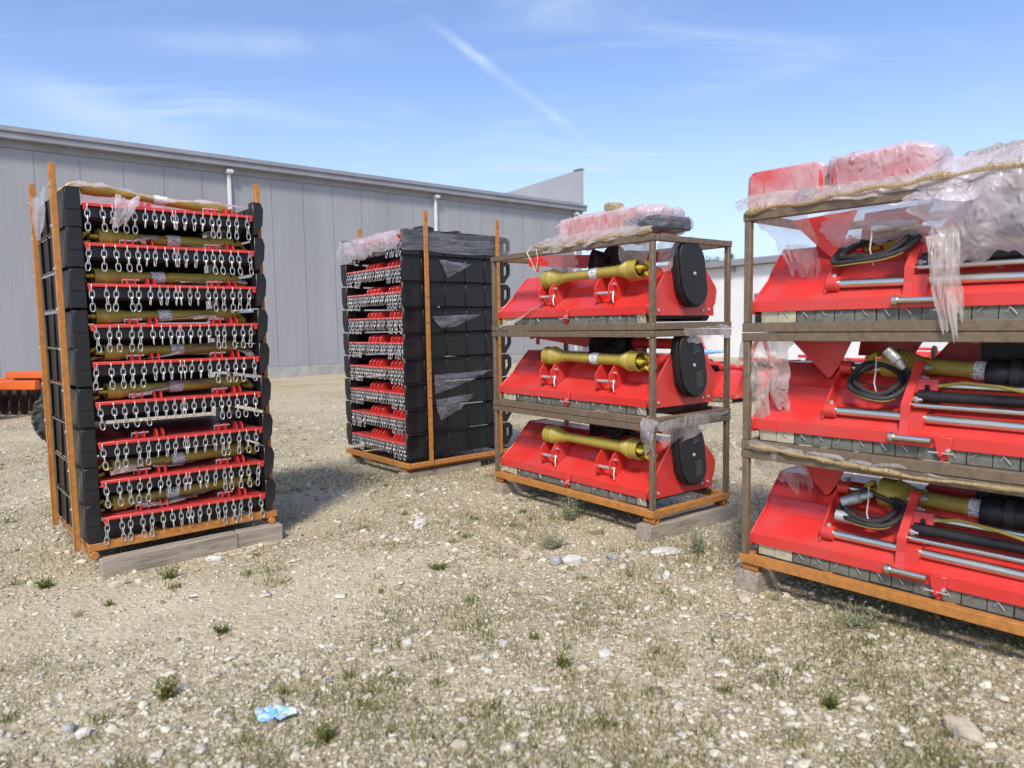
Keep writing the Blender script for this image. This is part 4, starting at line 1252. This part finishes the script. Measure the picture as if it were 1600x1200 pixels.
def ground():
    def axis(near0, near1, step, far0, far1):
        a = list(np.arange(near0, near1 + 1e-6, step))
        g = step; v = near1
        while v < far1:
            g *= 1.22; v += g; a.append(min(v, far1))
        g = step; v = near0; pre = []
        while v > far0:
            g *= 1.22; v -= g; pre.append(max(v, far0))
        return pre[::-1] + a
    xs = axis(-4.5, 4.5, .045, -260, 260); ys = axis(1.4, 9.0, .045, -60, 420)
    vs = []
    for y in ys:
        for x in xs:
            d = max(1.0, math.hypot(x, y) / 12)
            vs.append((x, y, hgt(x, y) / d if d < 6 else 0.0))
    nx = len(xs); fs = []
    for j in range(len(ys) - 1):
        for i in range(nx - 1):
            a = j * nx + i
            fs.append((a, a + 1, a + nx + 1, a + nx))
    m, nt, b, out = new_mat('gravel_ground')
    co = coords(nt)
    def vor(scale, feature='F1'):
        v = nd(nt, 'ShaderNodeTexVoronoi', feature=feature, Scale=scale)
        w = nd(nt, 'ShaderNodeTexNoise', Scale=scale * .8, Detail=2.0)
        nt.links.new(co, w.inputs['Vector'])
        mx = nd(nt, 'ShaderNodeMix', data_type='VECTOR'); mx.inputs[0].default_value = .018
        nt.links.new(co, mx.inputs[4]); nt.links.new(w.outputs['Color'], mx.inputs[5])
        nt.links.new(mx.outputs[1], v.inputs['Vector'])
        return v
    v1, v2 = vor(38), vor(95)
    big = nd(nt, 'ShaderNodeTexNoise', Scale=.8, Detail=5.0, Roughness=.6); nt.links.new(co, big.inputs['Vector'])
    fine = nd(nt, 'ShaderNodeTexNoise', Scale=160.0, Detail=4.0, Roughness=.7); nt.links.new(co, fine.inputs['Vector'])
    s1 = nd(nt, 'ShaderNodeSeparateColor'); nt.links.new(v1.outputs['Color'], s1.inputs[0])
    s2 = nd(nt, 'ShaderNodeSeparateColor'); nt.links.new(v2.outputs['Color'], s2.inputs[0])
    c1 = ramp(nt, [(0, (.28, .23, .15)), (.4, (.52, .45, .31)), (.8, (.64, .57, .42)), (1, (.74, .68, .55))], s1.outputs[0])
    c2 = ramp(nt, [(0, (.36, .30, .20)), (.5, (.58, .505, .35)), (1, (.69, .62, .46))], s2.outputs[0])
    mx = nd(nt, 'ShaderNodeMix', data_type='RGBA')
    sel = ramp(nt, [(.42, (0, 0, 0)), (.58, (1, 1, 1))], big.outputs['Fac'])
    nt.links.new(sel.outputs[0], mx.inputs[0]); nt.links.new(c2.outputs[0], mx.inputs[6]); nt.links.new(c1.outputs[0], mx.inputs[7])
    soil = ramp(nt, [(.33, (.62, .59, .54)), (.66, (1.12, 1.10, 1.05))], fine.outputs['Fac'])
    m2 = nd(nt, 'ShaderNodeMix', data_type='RGBA', blend_type='MULTIPLY'); m2.inputs[0].default_value = 1
    nt.links.new(mx.outputs[2], m2.inputs[6]); nt.links.new(soil.outputs[0], m2.inputs[7])
    moss = nd(nt, 'ShaderNodeTexNoise', Scale=1.7, Detail=9.0, Roughness=.72); nt.links.new(co, moss.inputs['Vector'])
    mr = ramp(nt, [(.54, (0, 0, 0)), (.72, (.5, .5, .5))], moss.outputs['Fac'])
    m3 = nd(nt, 'ShaderNodeMix', data_type='RGBA'); m3.inputs[7].default_value = (.27, .235, .125, 1)
    nt.links.new(mr.outputs[0], m3.inputs[0]); nt.links.new(m2.outputs[2], m3.inputs[6])
    pm = nd(nt, 'ShaderNodeMapping'); pm.inputs['Location'].default_value = (1.9 / 1.5, -3.75 / .95, 0); pm.inputs['Scale'].default_value = (1 / 1.5, 1 / .95, 0)
    nt.links.new(co, pm.inputs[0])
    ln = nd(nt, 'ShaderNodeVectorMath', operation='LENGTH'); nt.links.new(pm.outputs[0], ln.inputs[0])
    wob = nd(nt, 'ShaderNodeMath', operation='MULTIPLY_ADD'); wob.inputs[1].default_value = 1.3; nt.links.new(moss.outputs['Fac'], wob.inputs[0]); nt.links.new(ln.outputs['Value'], wob.inputs[2])
    pr = ramp(nt, [(.40, (.8, .8, .8)), (.85, (0, 0, 0))], None)
    hv = nd(nt, 'ShaderNodeMath', operation='MULTIPLY'); hv.inputs[1].default_value = .5; nt.links.new(wob.outputs[0], hv.inputs[0]); nt.links.new(hv.outputs[0], pr.inputs[0])
    m4 = nd(nt, 'ShaderNodeMix', data_type='RGBA'); nt.links.new(pr.outputs[0], m4.inputs[0]); nt.links.new(m3.outputs[2], m4.inputs[6])
    sandc = ramp(nt, [(.3, (.56, .49, .335)), (.7, (.70, .625, .455))], fine.outputs['Fac']); nt.links.new(sandc.outputs[0], m4.inputs[7])
    lo = nd(nt, 'ShaderNodeTexNoise', Scale=.45, Detail=4.0, Roughness=.55, Distortion=.8); nt.links.new(co, lo.inputs['Vector'])
    lor = ramp(nt, [(.30, (.80, .78, .74)), (.62, (1.05, 1.05, 1.04))], lo.outputs['Fac'])
    m5 = nd(nt, 'ShaderNodeMix', data_type='RGBA', blend_type='MULTIPLY'); m5.inputs[0].default_value = 1
    nt.links.new(m4.outputs[2], m5.inputs[6]); nt.links.new(lor.outputs[0], m5.inputs[7])
    nt.links.new(m5.outputs[2], b.inputs['Base Color'])
    b.inputs['Roughness'].default_value = .95; b.inputs['Specular IOR Level'].default_value = .15
    h = nd(nt, 'ShaderNodeMath', operation='MULTIPLY'); h.inputs[1].default_value = -1.0; nt.links.new(v1.outputs['Distance'], h.inputs[0])
    h2 = nd(nt, 'ShaderNodeMath', operation='MULTIPLY_ADD'); h2.inputs[1].default_value = -.5; nt.links.new(v2.outputs['Distance'], h2.inputs[0]); nt.links.new(h.outputs[0], h2.inputs[2])
    bp = nd(nt, 'ShaderNodeBump', Strength=.6, Distance=.014); nt.links.new(h2.outputs[0], bp.inputs['Height']); nt.links.new(bp.outputs[0], b.inputs['Normal'])
    q = MB(); q.add(vs, fs)
    o = q.build('ground', m, sharp=180)
    tag(o, 'pale stony gravel yard with patches of dry grass', 'ground', kind='structure')
ground()

STONE_STOPS = [(0, (.27, .22, .15)), (.2, (.48, .415, .29)), (.55, (.64, .57, .42)), (.85, (.73, .67, .53)), (1, (.54, .49, .41))]
M['stone'] = island_mat('pale_stone', STONE_STOPS, .9, 0, .35)
ICO_V = None
def ico(sub):
    t = (1 + 5 ** .5) / 2
    V = [(-1, t, 0), (1, t, 0), (-1, -t, 0), (1, -t, 0), (0, -1, t), (0, 1, t), (0, -1, -t), (0, 1, -t), (t, 0, -1), (t, 0, 1), (-t, 0, -1), (-t, 0, 1)]
    F = [(0, 11, 5), (0, 5, 1), (0, 1, 7), (0, 7, 10), (0, 10, 11), (1, 5, 9), (5, 11, 4), (11, 10, 2), (10, 7, 6), (7, 1, 8), (3, 9, 4), (3, 4, 2), (3, 2, 6), (3, 6, 8), (3, 8, 9), (4, 9, 5), (2, 4, 11), (6, 2, 10), (8, 6, 7), (9, 8, 1)]
    V = [Vector(v).normalized() for v in V]
    for _ in range(sub):
        mid = {}; F2 = []
        def m(a, b):
            k = (min(a, b), max(a, b))
            if k not in mid:
                mid[k] = len(V); V.append(((V[a] + V[b]) / 2).normalized())
            return mid[k]
        for a, b, c in F:
            ab, bc, ca = m(a, b), m(b, c), m(c, a)
            F2 += [(a, ab, ca), (b, bc, ab), (c, ca, bc), (ab, bc, ca)]
        F = F2
    return np.array([tuple(v) for v in V]), np.array(F)

def big_mesh(name, verts, faces, mat, sides):
    me = bpy.data.meshes.new(name)
    nv, nf = len(verts), len(faces)
    me.vertices.add(nv); me.vertices.foreach_set('co', verts.astype(np.float32).ravel())
    me.loops.add(nf * sides); me.loops.foreach_set('vertex_index', faces.astype(np.int32).ravel())
    me.polygons.add(nf); me.polygons.foreach_set('loop_start', np.arange(0, nf * sides, sides, dtype=np.int32))
    me.materials.append(M[mat]); me.update(calc_edges=True); me.validate()
    o = bpy.data.objects.new(name, me); COL.objects.link(o)
    return o

def hgt_np(xy):
    return np.array([hgt(a, b_) / max(1.0, math.hypot(a, b_) / 12) for a, b_ in xy])

def sector(n, d0, d1, half=43):
    """points spread evenly per unit of distance ratio, over the sector the yard opens to"""
    u = rng.random(n)
    d = d0 * (d1 / d0) ** u
    a = np.radians(rng.uniform(-half, half, n))
    return np.stack([d * np.sin(a), d * np.cos(a)], 1), d

def occupied(x, y, pad=0.0):
    for (o, rz), w, dp in ((R1, 1.23, 1.0), (R2, 1.3, 1.33), (R3, 1.8, .83), (R4, 2.0, .83)):
        c, s = math.cos(R(rz)), math.sin(R(rz))
        lx, ly = c * (x - o[0]) + s * (y - o[1]), -s * (x - o[0]) + c * (y - o[1])
        if -pad < lx < w + pad and -pad < ly < dp + pad: return True
    return False

def bare(x, y):
    """packed bare patch in front of the nearer stack: fewer loose stones"""
    e = ((x + 1.9) / 1.3) ** 2 + ((y - 3.75) / .85) ** 2
    return math.exp(-e)

def gravel():
    V0, F0 = ico(0); V1, F1 = ico(1)
    for name, n, d0, d1, size, (V, F) in (('gravel', 90000, 1.9, 17.0, (.003, .0145), (V0, F0)), ('gravel', 6000, 1.9, 15.0, (.010, .030), (V1, F1))):
        xy, d = sector(n, d0, d1)
        keep = np.array([rng.random() > (.55 if len(V) < 20 else .95) * bare(x, y) for x, y in xy]); xy, d = xy[keep], d[keep]; n = len(xy)
        s = size[0] + (size[1] - size[0]) * rng.random(n) ** 2.6
        s = s * np.clip(.75 + d * .05, .8, 1.3)
        z = hgt_np(xy)
        sc = np.stack([s * rng.uniform(.8, 1.5, n), s * rng.uniform(.7, 1.1, n), s * rng.uniform(.3, .62, n)], 1)
        jit = 1 + rng.uniform(-.36, .36, (n, len(V), 1))
        P = V[None] * jit * sc[:, None, :]
        a = rng.uniform(0, 2 * PI, n); ca, sa = np.cos(a)[:, None], np.sin(a)[:, None]
        tl = rng.uniform(-.35, .35, n)[:, None]
        X, Y, Z = P[..., 0], P[..., 1], P[..., 2]
        Z2 = Z + X * tl
        W = np.stack([X * ca - Y * sa + xy[:, 0:1], X * sa + Y * ca + xy[:, 1:2], Z2 + z[:, None] + (sc[:, 2:3] * .35)], -1)
        FF = F[None] + (np.arange(n) * len(V))[:, None, None]
        o = big_mesh(name, W.reshape(-1, 3), FF.reshape(-1, 3), 'stone', 3)
        tag(o, 'loose cream and tan gravel strewn over the yard' if len(V) < 20 else 'coarser pale rubble strewn among the gravel', 'gravel', kind='stuff')
gravel()

def rock(label, x, y, s, seed, mat='stone', col=None, name='stone', flat=.6):
    V, F = ico(3)
    off = Vector((seed * 7.3, seed * 1.9, 3.1))
    vs = []
    for v in V:
        v = Vector(v)
        sg = Vector([math.copysign(abs(c) ** .75, c) for c in v])
        k = 1 + .22 * mn.noise(v * 1.3 + off) + .10 * mn.noise(v * 3.5 + off) + .04 * mn.noise(v * 9 + off)
        vs.append((sg.x * s[0] * k, sg.y * s[1] * k, sg.z * s[2] * k))
    b = MB(); b.add(vs, [tuple(int(i) for i in f) for f in F])
    o = b.build(name, mat, None, (x, y, hgt(x, y) + s[2] * .55), sharp=28)
    o.rotation_euler = (0, 0, seed * 1.1)
    tag(o, label, 'stone', 'larger stones on the gravel')
    return o
M['stone_white'] = worn_mat('whitish_stone', (.66, .63, .57), (.50, .47, .41), .9, scale=20, bump=.3, bscale=70)
M['stone_tan'] = worn_mat('tan_stone', (.56, .47, .34), (.42, .35, .25), .9, scale=18, bump=.35, bscale=70)
M['stone_grey'] = worn_mat('grey_stone', (.40, .38, .36), (.28, .26, .24), .9, scale=18, bump=.35, bscale=70)
for k, (lab, x, y, s, mt) in enumerate([
        ('smooth whitish stone alone between the stacks', -.713, 5.27, (.062, .042, .036), 'stone_white'),
        ('tan square-edged stone left of the pale weed', .072, 4.48, (.050, .036, .036), 'stone_tan'),
        ('broad cream stone beside the grey one near the pale weed', .365, 4.35, (.066, .042, .032), 'stone_white'),
        ('grey rounded stone beside the broad cream one', .255, 4.35, (.036, .036, .034), 'stone_grey'),
        ('small bright stone on the bare gravel past the blue scrap', -.524, 3.25, (.028, .020, .016), 'stone_white'),
        ('flat pale slab lying before the longest timber', .98, 4.52, (.10, .055, .022), 'stone_white'),
        ('flat tan slab before the sawn timber end', 1.23, 3.70, (.055, .035, .022), 'stone_tan'),
        ('small upright white stone before the tall brown frame', .89, 4.05, (.020, .018, .028), 'stone_white'),
        ('cream stone in the middle of open gravel near the camera', .40, 3.10, (.030, .024, .018), 'stone_white'),
        ('blurred tan rock in the nearest corner under the tall frame', 1.60, 2.42, (.075, .045, .035), 'stone_tan'),
        ('flat pale stone sunk beside the nearest dry grass', -.21, 2.42, (.030, .024, .016), 'stone_tan'),
        ('rounded cream stone among weeds at the open gravel edge', -1.62, 2.52, (.026, .022, .02), 'stone_white'),
        ('grey round stone next to the rounded cream one', -1.70, 2.56, (.024, .022, .02), 'stone_grey'),
        ('pale flat stone touching the long plank', -1.98, 4.55, (.055, .03, .018), 'stone_white'),
        ('pale stone by the plank end under the nearer stack', -2.36, 4.10, (.06, .03, .02), 'stone_tan'),
        ('grey flat stone beside the post foot of the tall frame', .62, 4.42, (.05, .03, .02), 'stone_grey')]):
    rock(lab, x, y, s, k + 1, mt)

# ------------------------------------------------------------------ grass and weeds
M['grass'] = island_mat('short_dry_grass', [(0, (.10, .125, .032)), (.4, (.17, .18, .058)), (.65, (.27, .24, .105)), (.85, (.40, .33, .17)), (1, (.52, .44, .25))], .8, .3)
M['grass_green'] = island_mat('fresh_green_blades', [(0, (.11, .14, .03)), (.6, (.19, .22, .05)), (1, (.34, .34, .11))], .7, .5)
M['weed_pale'] = island_mat('grey_green_weed', [(0, (.24, .28, .15)), (.6, (.38, .41, .25)), (1, (.52, .52, .34))], .8, .42)
def blades(xy, h, w, lean=.5):
    n = len(xy)
    a = rng.uniform(0, 2 * PI, n); hh = h * rng.uniform(.45, 1.25, n); ww = w * rng.uniform(.7, 1.3, n)
    z = hgt_np(xy)
    ln = rng.uniform(0, lean, n) * hh; la = rng.uniform(0, 2 * PI, n)
    base = np.stack([xy[:, 0], xy[:, 1], z - .004], 1)
    side = np.stack([np.cos(a) * ww, np.sin(a) * ww, np.zeros(n)], 1)
    le = np.stack([np.cos(la) * ln, np.sin(la) * ln, np.zeros(n)], 1)
    mid = base + le * .35 + np.stack([np.zeros(n), np.zeros(n), hh * .6], 1)
    tip = base + le + np.stack([np.zeros(n), np.zeros(n), hh * .95], 1)
    V = np.stack([base - side, base + side, mid + side * .7, mid - side * .7, tip], 1).reshape(-1, 3)
    o = np.arange(n) * 5
    F3 = np.concatenate([np.stack([o, o + 1, o + 2], 1), np.stack([o, o + 2, o + 3], 1), np.stack([o + 3, o + 2, o + 4], 1)])
    return V, F3
def grass_density(x, y):
    v = .5 + .5 * mn.noise((x * 1.1 + 3, y * 1.1, 0)) + .45 * mn.noise((x * 3.7, y * 3.7, 2)) + .25 * mn.noise((x * 11, y * 11, 5))
    k = max(0.0, v - .47) * 2.4
    def g(cx, cy, rx, ry, a):
        return a * math.exp(-((x - cx) / rx) ** 2 - ((y - cy) / ry) ** 2)
    k += g(-1.9, 7.0, .75, .55, .9) + g(-1.0, 6.95, .55, .3, .9) + g(-.2, 7.3, .6, .35, .6) + g(.25, 5.45, .55, .35, .8) + g(1.1, 4.6, .45, .3, .8)
    k += g(1.6, 3.2, .5, .45, .7) + g(.35, 3.7, .5, .3, .5) + g(-.4, 3.6, .45, .25, .55) + g(-.9, 2.9, .6, .4, .4) + g(0, 2.5, 1.0, .4, .35) + g(-2.1, 5.5, .3, .3, .5)
    k += g(1.9, 6.2, .4, .8, .4) + g(-3.0, 4.4, .5, .4, .35)
    return k * (1 - .9 * bare(x, y))
def grass():
    xy, d = sector(420000, 1.9, 12.0)
    clump = np.array([grass_density(x, y) for x, y in xy])
    keep = rng.random(len(xy)) < np.clip(clump, 0, 1) * .75
    xy = xy[keep]; d = d[keep]
    far = np.clip(.8 + d * .04, .85, 1.3)
    V, F = blades(xy, .034 * far, .0016 * far, 1.0)
    o = big_mesh('grass', V, F, 'grass', 3)
    tag(o, 'sparse short dry grass growing through the gravel', 'grass', kind='stuff')
    # fresher tufts
    pts = []
    ctr, _ = sector(420, 2.0, 11.0)
    for cx, cy in ctr:
        if rng.random() > .25 + grass_density(cx, cy) * .9: continue
        m = int(rng.integers(12, 46)); r = rng.uniform(.012, .05)
        pts.append(np.stack([rng.normal(cx, r, m), rng.normal(cy, r * .8, m)], 1))
    xy = np.concatenate(pts)
    V, F = blades(xy, .045, .0022, 1.1)
    o = big_mesh('grass', V, F, 'grass_green', 3)
    tag(o, 'small fresh green grass tufts dotted over the gravel', 'grass', kind='stuff')
grass()

def weed(label, x, y, h, spread, n, mat='weed_pale', leaf=.018, seed=0):
    rd = random.Random(seed)
    vs = []; fs = []
    for k in range(n):
        a = rd.uniform(0, 2 * PI); ln = rd.uniform(.15, 1.0) * spread; hh = h * rd.uniform(.45, 1.0)
        p0 = Vector((rd.uniform(-.02, .02), rd.uniform(-.02, .02), -.01)); p1 = Vector((math.cos(a) * ln, math.sin(a) * ln, hh))
        d = (p1 - p0)
        sd = d.cross(Vector((0, 0, 1))); sd = (sd.normalized() if sd.length > 1e-4 else Vector((1, 0, 0))) * .0016
        o = len(vs); vs += [p0 - sd, p0 + sd, p1 + sd * .5, p1 - sd * .5]; fs.append((o, o + 1, o + 2, o + 3))
        m = int(5 + hh * 42)
        for j in range(m):
            f = (j + 1) / m; c = p0 + d * f
            u = Vector([rd.uniform(-1, 1), rd.uniform(-1, 1), rd.uniform(-.1, .8)]).normalized(); w = u.cross(Vector((rd.uniform(-1, 1), rd.uniform(-1, 1), 1))).normalized()
            l = leaf * (1.15 - .6 * f) * rd.uniform(.7, 1.3)
            o = len(vs); vs += [c, c + u * l * .5 + w * l * .22, c + u * l, c + u * l * .5 - w * l * .22]; fs.append((o, o + 1, o + 2, o + 3))
    b = MB(); b.add(vs, fs)
    o = b.build('weed', mat, None, (x, y, hgt(x, y)), sharp=180)
    tag(o, label, 'weed', 'weeds growing in the gravel')
    return o
for k, (lab, x, y, h, sp, n, mt, lf) in enumerate([
        ('pale feathery weed beside the tan square-edged stone', .255, 4.68, .13, .15, 64, 'weed_pale', .022),
        ('tall pale weed rising before the orange stillage base', .43, 5.35, .20, .15, 48, 'weed_pale', .026),
        ('tall thin weed before the longest timber', 1.20, 4.52, .20, .13, 34, 'weed_pale', .024),
        ('bushy weed at the end of the longest timber', 1.62, 4.85, .15, .20, 44, 'weed_pale', .026),
        ('grey-green weed in the shade under the tall frame beam', 1.68, 3.38, .13, .17, 44, 'weed_pale', .024),
        ('green rosette weed on the bare ground near the nearer stack post', -2.80, 4.10, .06, .08, 26, 'grass_green', .03),
        ('bright green weed beside the rubble near the blue scrap', -1.44, 2.80, .09, .07, 26, 'grass_green', .026),
        ('low green weed past the bare patch', -1.46, 3.40, .06, .07, 22, 'grass_green', .024),
        ('flat bright green patch of weed in the middle of the yard', -.47, 4.27, .045, .10, 40, 'grass_green', .022),
        ('low green weed nearest the camera centre', .20, 3.02, .06, .06, 22, 'grass_green', .026),
        ('small dark green weed on the open nearest gravel', 1.21, 2.62, .07, .05, 18, 'grass_green', .03),
        ('green weed sprouting at the foot of the long plank', -2.12, 4.22, .09, .09, 26, 'grass_green', .024),
        ('yellowish green weed close in front of the blue scrap', -.70, 2.47, .07, .06, 20, 'grass_green', .026)]):
    weed(lab, x, y, h, sp, n, mt, lf, k + 3)

# blue scrap and paper bits
def scrap(label, x, y, r, mat, seed, cat='plastic scrap', name='plastic_scrap', hz=.03):
    vs = []; fs = []; nr, na = 5, 26
    vs.append((0, 0, hz))
    for i in range(1, nr + 1):
        for j in range(na):
            a = 2 * PI * j / na
            rr = r * i / nr * (1 + .55 * mn.noise((math.cos(a) * 1.8 + seed, math.sin(a) * 1.8, 0)) + .35 * mn.noise((math.cos(a) * 5, math.sin(a) * 5 + seed, 3)))
            z = hz * (.35 + .9 * mn.noise((rr * 40 * math.cos(a), rr * 40 * math.sin(a), seed)))
            vs.append((rr * math.cos(a) * 1.2, rr * math.sin(a) * .8, max(.004, z) + .004))
    for j in range(na):
        fs.append((0, 1 + j, 1 + (j + 1) % na))
        for i in range(nr - 1):
            fs.append((1 + i * na + j, 1 + (i + 1) * na + j, 1 + (i + 1) * na + (j + 1) % na, 1 + i * na + (j + 1) % na))
    b = MB(); b.add(vs, fs)
    o = b.build(name, mat, None, (x, y, hgt(x, y) + .006), sharp=50)
    tag(o, label, cat)
scrap('torn bright blue plastic scrap lying on the gravel', -.935, 2.63, .062, 'blue_rag', 2, hz=.035)
scrap('small white paper scrap on the bare patch', -1.82, 3.87, .022, 'white_paint', 4, 'paper scrap', 'paper_scrap', .012)
scrap('tiny pale blue plastic shred past the larger blue scrap', -.80, 2.90, .010, 'blue_rag', 6, hz=.008)

# ------------------------------------------------------------------ sky, sun, camera
SUN_EL, SHADOW = 48.0, Vector((.20, .97, 0)).normalized()
w = bpy.data.worlds.new('World'); SC.world = w; w.use_nodes = True
nt = w.node_tree; bg = nt.nodes['Background']; wo = nt.nodes['World Output']
sky = nd(nt, 'ShaderNodeTexSky', sky_type='NISHITA', sun_disc=False)
sky.sun_elevation = R(SUN_EL)
sun_dir = Vector((-SHADOW.x, -SHADOW.y, 0))
sky.sun_rotation = math.atan2(sun_dir.x, sun_dir.y)
sky.air_density = 1.0; sky.dust_density = 1.2; sky.ozone_density = 1.6
STR = 0.15
tc = nd(nt, 'ShaderNodeTexCoord')
sx = nd(nt, 'ShaderNodeSeparateXYZ'); nt.links.new(tc.outputs['Generated'], sx.inputs[0])
def M2(op, a, b_=None, c=None):
    n = nd(nt, 'ShaderNodeMath', operation=op)
    for i, v in enumerate((a, b_, c)):
        if v is None: continue
        if isinstance(v, (int, float)): n.inputs[i].default_value = v
        else: nt.links.new(v, n.inputs[i])
    return n.outputs[0]
zc = M2('ADD', M2('MAXIMUM', sx.outputs[2], 0.0), .12)
cx = M2('DIVIDE', sx.outputs[0], zc); cy = M2('DIVIDE', sx.outputs[1], zc)
cmb = nd(nt, 'ShaderNodeCombineXYZ'); nt.links.new(cx, cmb.inputs[0]); nt.links.new(cy, cmb.inputs[1])
mp = nd(nt, 'ShaderNodeMapping'); mp.inputs['Rotation'].default_value = (0, 0, R(28)); mp.inputs['Scale'].default_value = (.38, 1.25, 1); nt.links.new(cmb.outputs[0], mp.inputs[0])
n1 = nd(nt, 'ShaderNodeTexNoise', Scale=1.9, Detail=11.0, Roughness=.64, Distortion=1.0); nt.links.new(mp.outputs[0], n1.inputs['Vector'])
n2 = nd(nt, 'ShaderNodeTexNoise', Scale=.55, Detail=3.0, Roughness=.5); nt.links.new(cmb.outputs[0], n2.inputs['Vector'])
n3 = nd(nt, 'ShaderNodeTexNoise', Scale=7.0, Detail=5.0, Roughness=.6); nt.links.new(tc.outputs['Generated'], n3.inputs['Vector'])
def smooth(v, a, b_, lo=0.0, hi=1.0):
    n = nd(nt, 'ShaderNodeMapRange', interpolation_type='SMOOTHSTEP')
    n.inputs['From Min'].default_value = a; n.inputs['From Max'].default_value = b_; n.inputs['To Min'].default_value = lo; n.inputs['To Max'].default_value = hi
    nt.links.new(v, n.inputs[0]); return n.outputs[0]
cir = M2('MULTIPLY', smooth(n1.outputs['Fac'], .44, .80), smooth(n2.outputs['Fac'], .36, .66, .15, 1.0))
def ray(px, py):
    c, s = math.cos(-.017), math.sin(-.017); u, v = px - 800, py - 600
    u2, v2 = c * u + s * v, -s * u + c * v
    p = math.atan(92 / 1105); cp, sp = math.cos(p), math.sin(p)
    return Vector((u2, cp * 1105 - sp * v2, -sp * 1105 - cp * v2)).normalized()
def streak(a, b_, width, strength, soft=.35):
    """a straight wind-drawn cloud streak between two sky directions"""
    A, B = ray(*a), ray(*b_)
    nrm = A.cross(B).normalized(); t = (B - A).normalized()
    def dot(v):
        n = nd(nt, 'ShaderNodeVectorMath', operation='DOT_PRODUCT'); nt.links.new(tc.outputs['Generated'], n.inputs[0]); n.inputs[1].default_value = v; return n.outputs['Value']
    wob = M2('MULTIPLY_ADD', n1.outputs['Fac'], width * 1.2, -width * .6)
    dist = M2('ABSOLUTE', M2('ADD', dot(nrm), wob))
    core = smooth(dist, 0.0, width, 1.0, 0.0)
    al = dot(t); a0, a1 = A.dot(t), B.dot(t); L = a1 - a0
    rng_ = M2('MULTIPLY', smooth(al, a0 - L * .1, a0 + L * soft), smooth(al, a1 - L * soft * .7, a1 + L * .04, 1.0, 0.0))
    return M2('MULTIPLY', M2('MULTIPLY', core, M2('MULTIPLY', rng_, smooth(n3.outputs['Fac'], .28, .66, .15, 1.0))), strength)
tot = M2('MULTIPLY', cir, .80)
for args in (((640, 10), (928, 228), .0100, .80, .5), ((100, 58), (660, 76), .026, .38, .6), ((-60, 100), (360, 245), .040, .50, .4), ((230, 160), (480, 184), .024, .30, .6), ((1060, 82), (1380, 55), .025, .24, .6), ((1080, 150), (1420, 50), .022, .24, .6)):
    tot = M2('ADD', tot, streak(*args))
hz = M2('MULTIPLY', smooth(sx.outputs[2], 0.0, .34, 1.0, 0.0), .62)
tot = M2('MINIMUM', M2('ADD', tot, hz), .9)
mix = nd(nt, 'ShaderNodeMix', data_type='RGBA')
nt.links.new(tot, mix.inputs[0]); tint = nd(nt, 'ShaderNodeMix', data_type='RGBA', blend_type='MULTIPLY'); tint.inputs[0].default_value = 1.0; tint.inputs[7].default_value = (.82, .84, .98, 1)
nt.links.new(sky.outputs[0], tint.inputs[6]); nt.links.new(tint.outputs[2], mix.inputs[6]); mix.inputs[7].default_value = (3.05, 3.75, 4.65, 1)
nt.links.new(mix.outputs[2], bg.inputs['Color']); bg.inputs['Strength'].default_value = STR

sl = bpy.data.lights.new('sun', 'SUN'); sl.energy = 2.4; sl.angle = R(10.0); sl.color = (1.0, .94, .84)
so = bpy.data.objects.new('sun', sl); COL.objects.link(so)
ld = Vector((SHADOW.x * math.cos(R(SUN_EL)), SHADOW.y * math.cos(R(SUN_EL)), -math.sin(R(SUN_EL))))
so.rotation_euler = ld.to_track_quat('-Z', 'Y').to_euler(); so.location = (-5, -10, 12)

cam = bpy.data.cameras.new('camera'); co = bpy.data.objects.new('camera', cam); COL.objects.link(co)
cam.sensor_width = 36.0; cam.lens = 1105 / 1600 * 36.0; cam.clip_end = 2000; cam.clip_start = .05
pt = math.atan(92 / 1105); cp, sp = math.cos(pt), math.sin(pt)
c, s = math.cos(-.017), math.sin(-.017)
r0, u0, f0 = Vector((1, 0, 0)), Vector((0, sp, cp)), Vector((0, cp, -sp))
rt = r0 * c + u0 * s; up = u0 * c - r0 * s
mw = Matrix((rt, up, -f0)).transposed().to_4x4(); mw.translation = Vector((0, 0, 1.5))
co.matrix_world = mw
cam.dof.use_dof = True; cam.dof.focus_distance = 5.4; cam.dof.aperture_fstop = 2.0
SC.camera = co
SC.view_settings.view_transform = 'Standard'; SC.view_settings.look = 'None'; SC.view_settings.exposure = 0.6; SC.view_settings.gamma = 1.0
SC.view_settings.use_curve_mapping = False
SC.render.engine = 'CYCLES'
SC.cycles.use_denoising = True
SC.cycles.max_bounces = 8; SC.cycles.transparent_max_bounces = 16
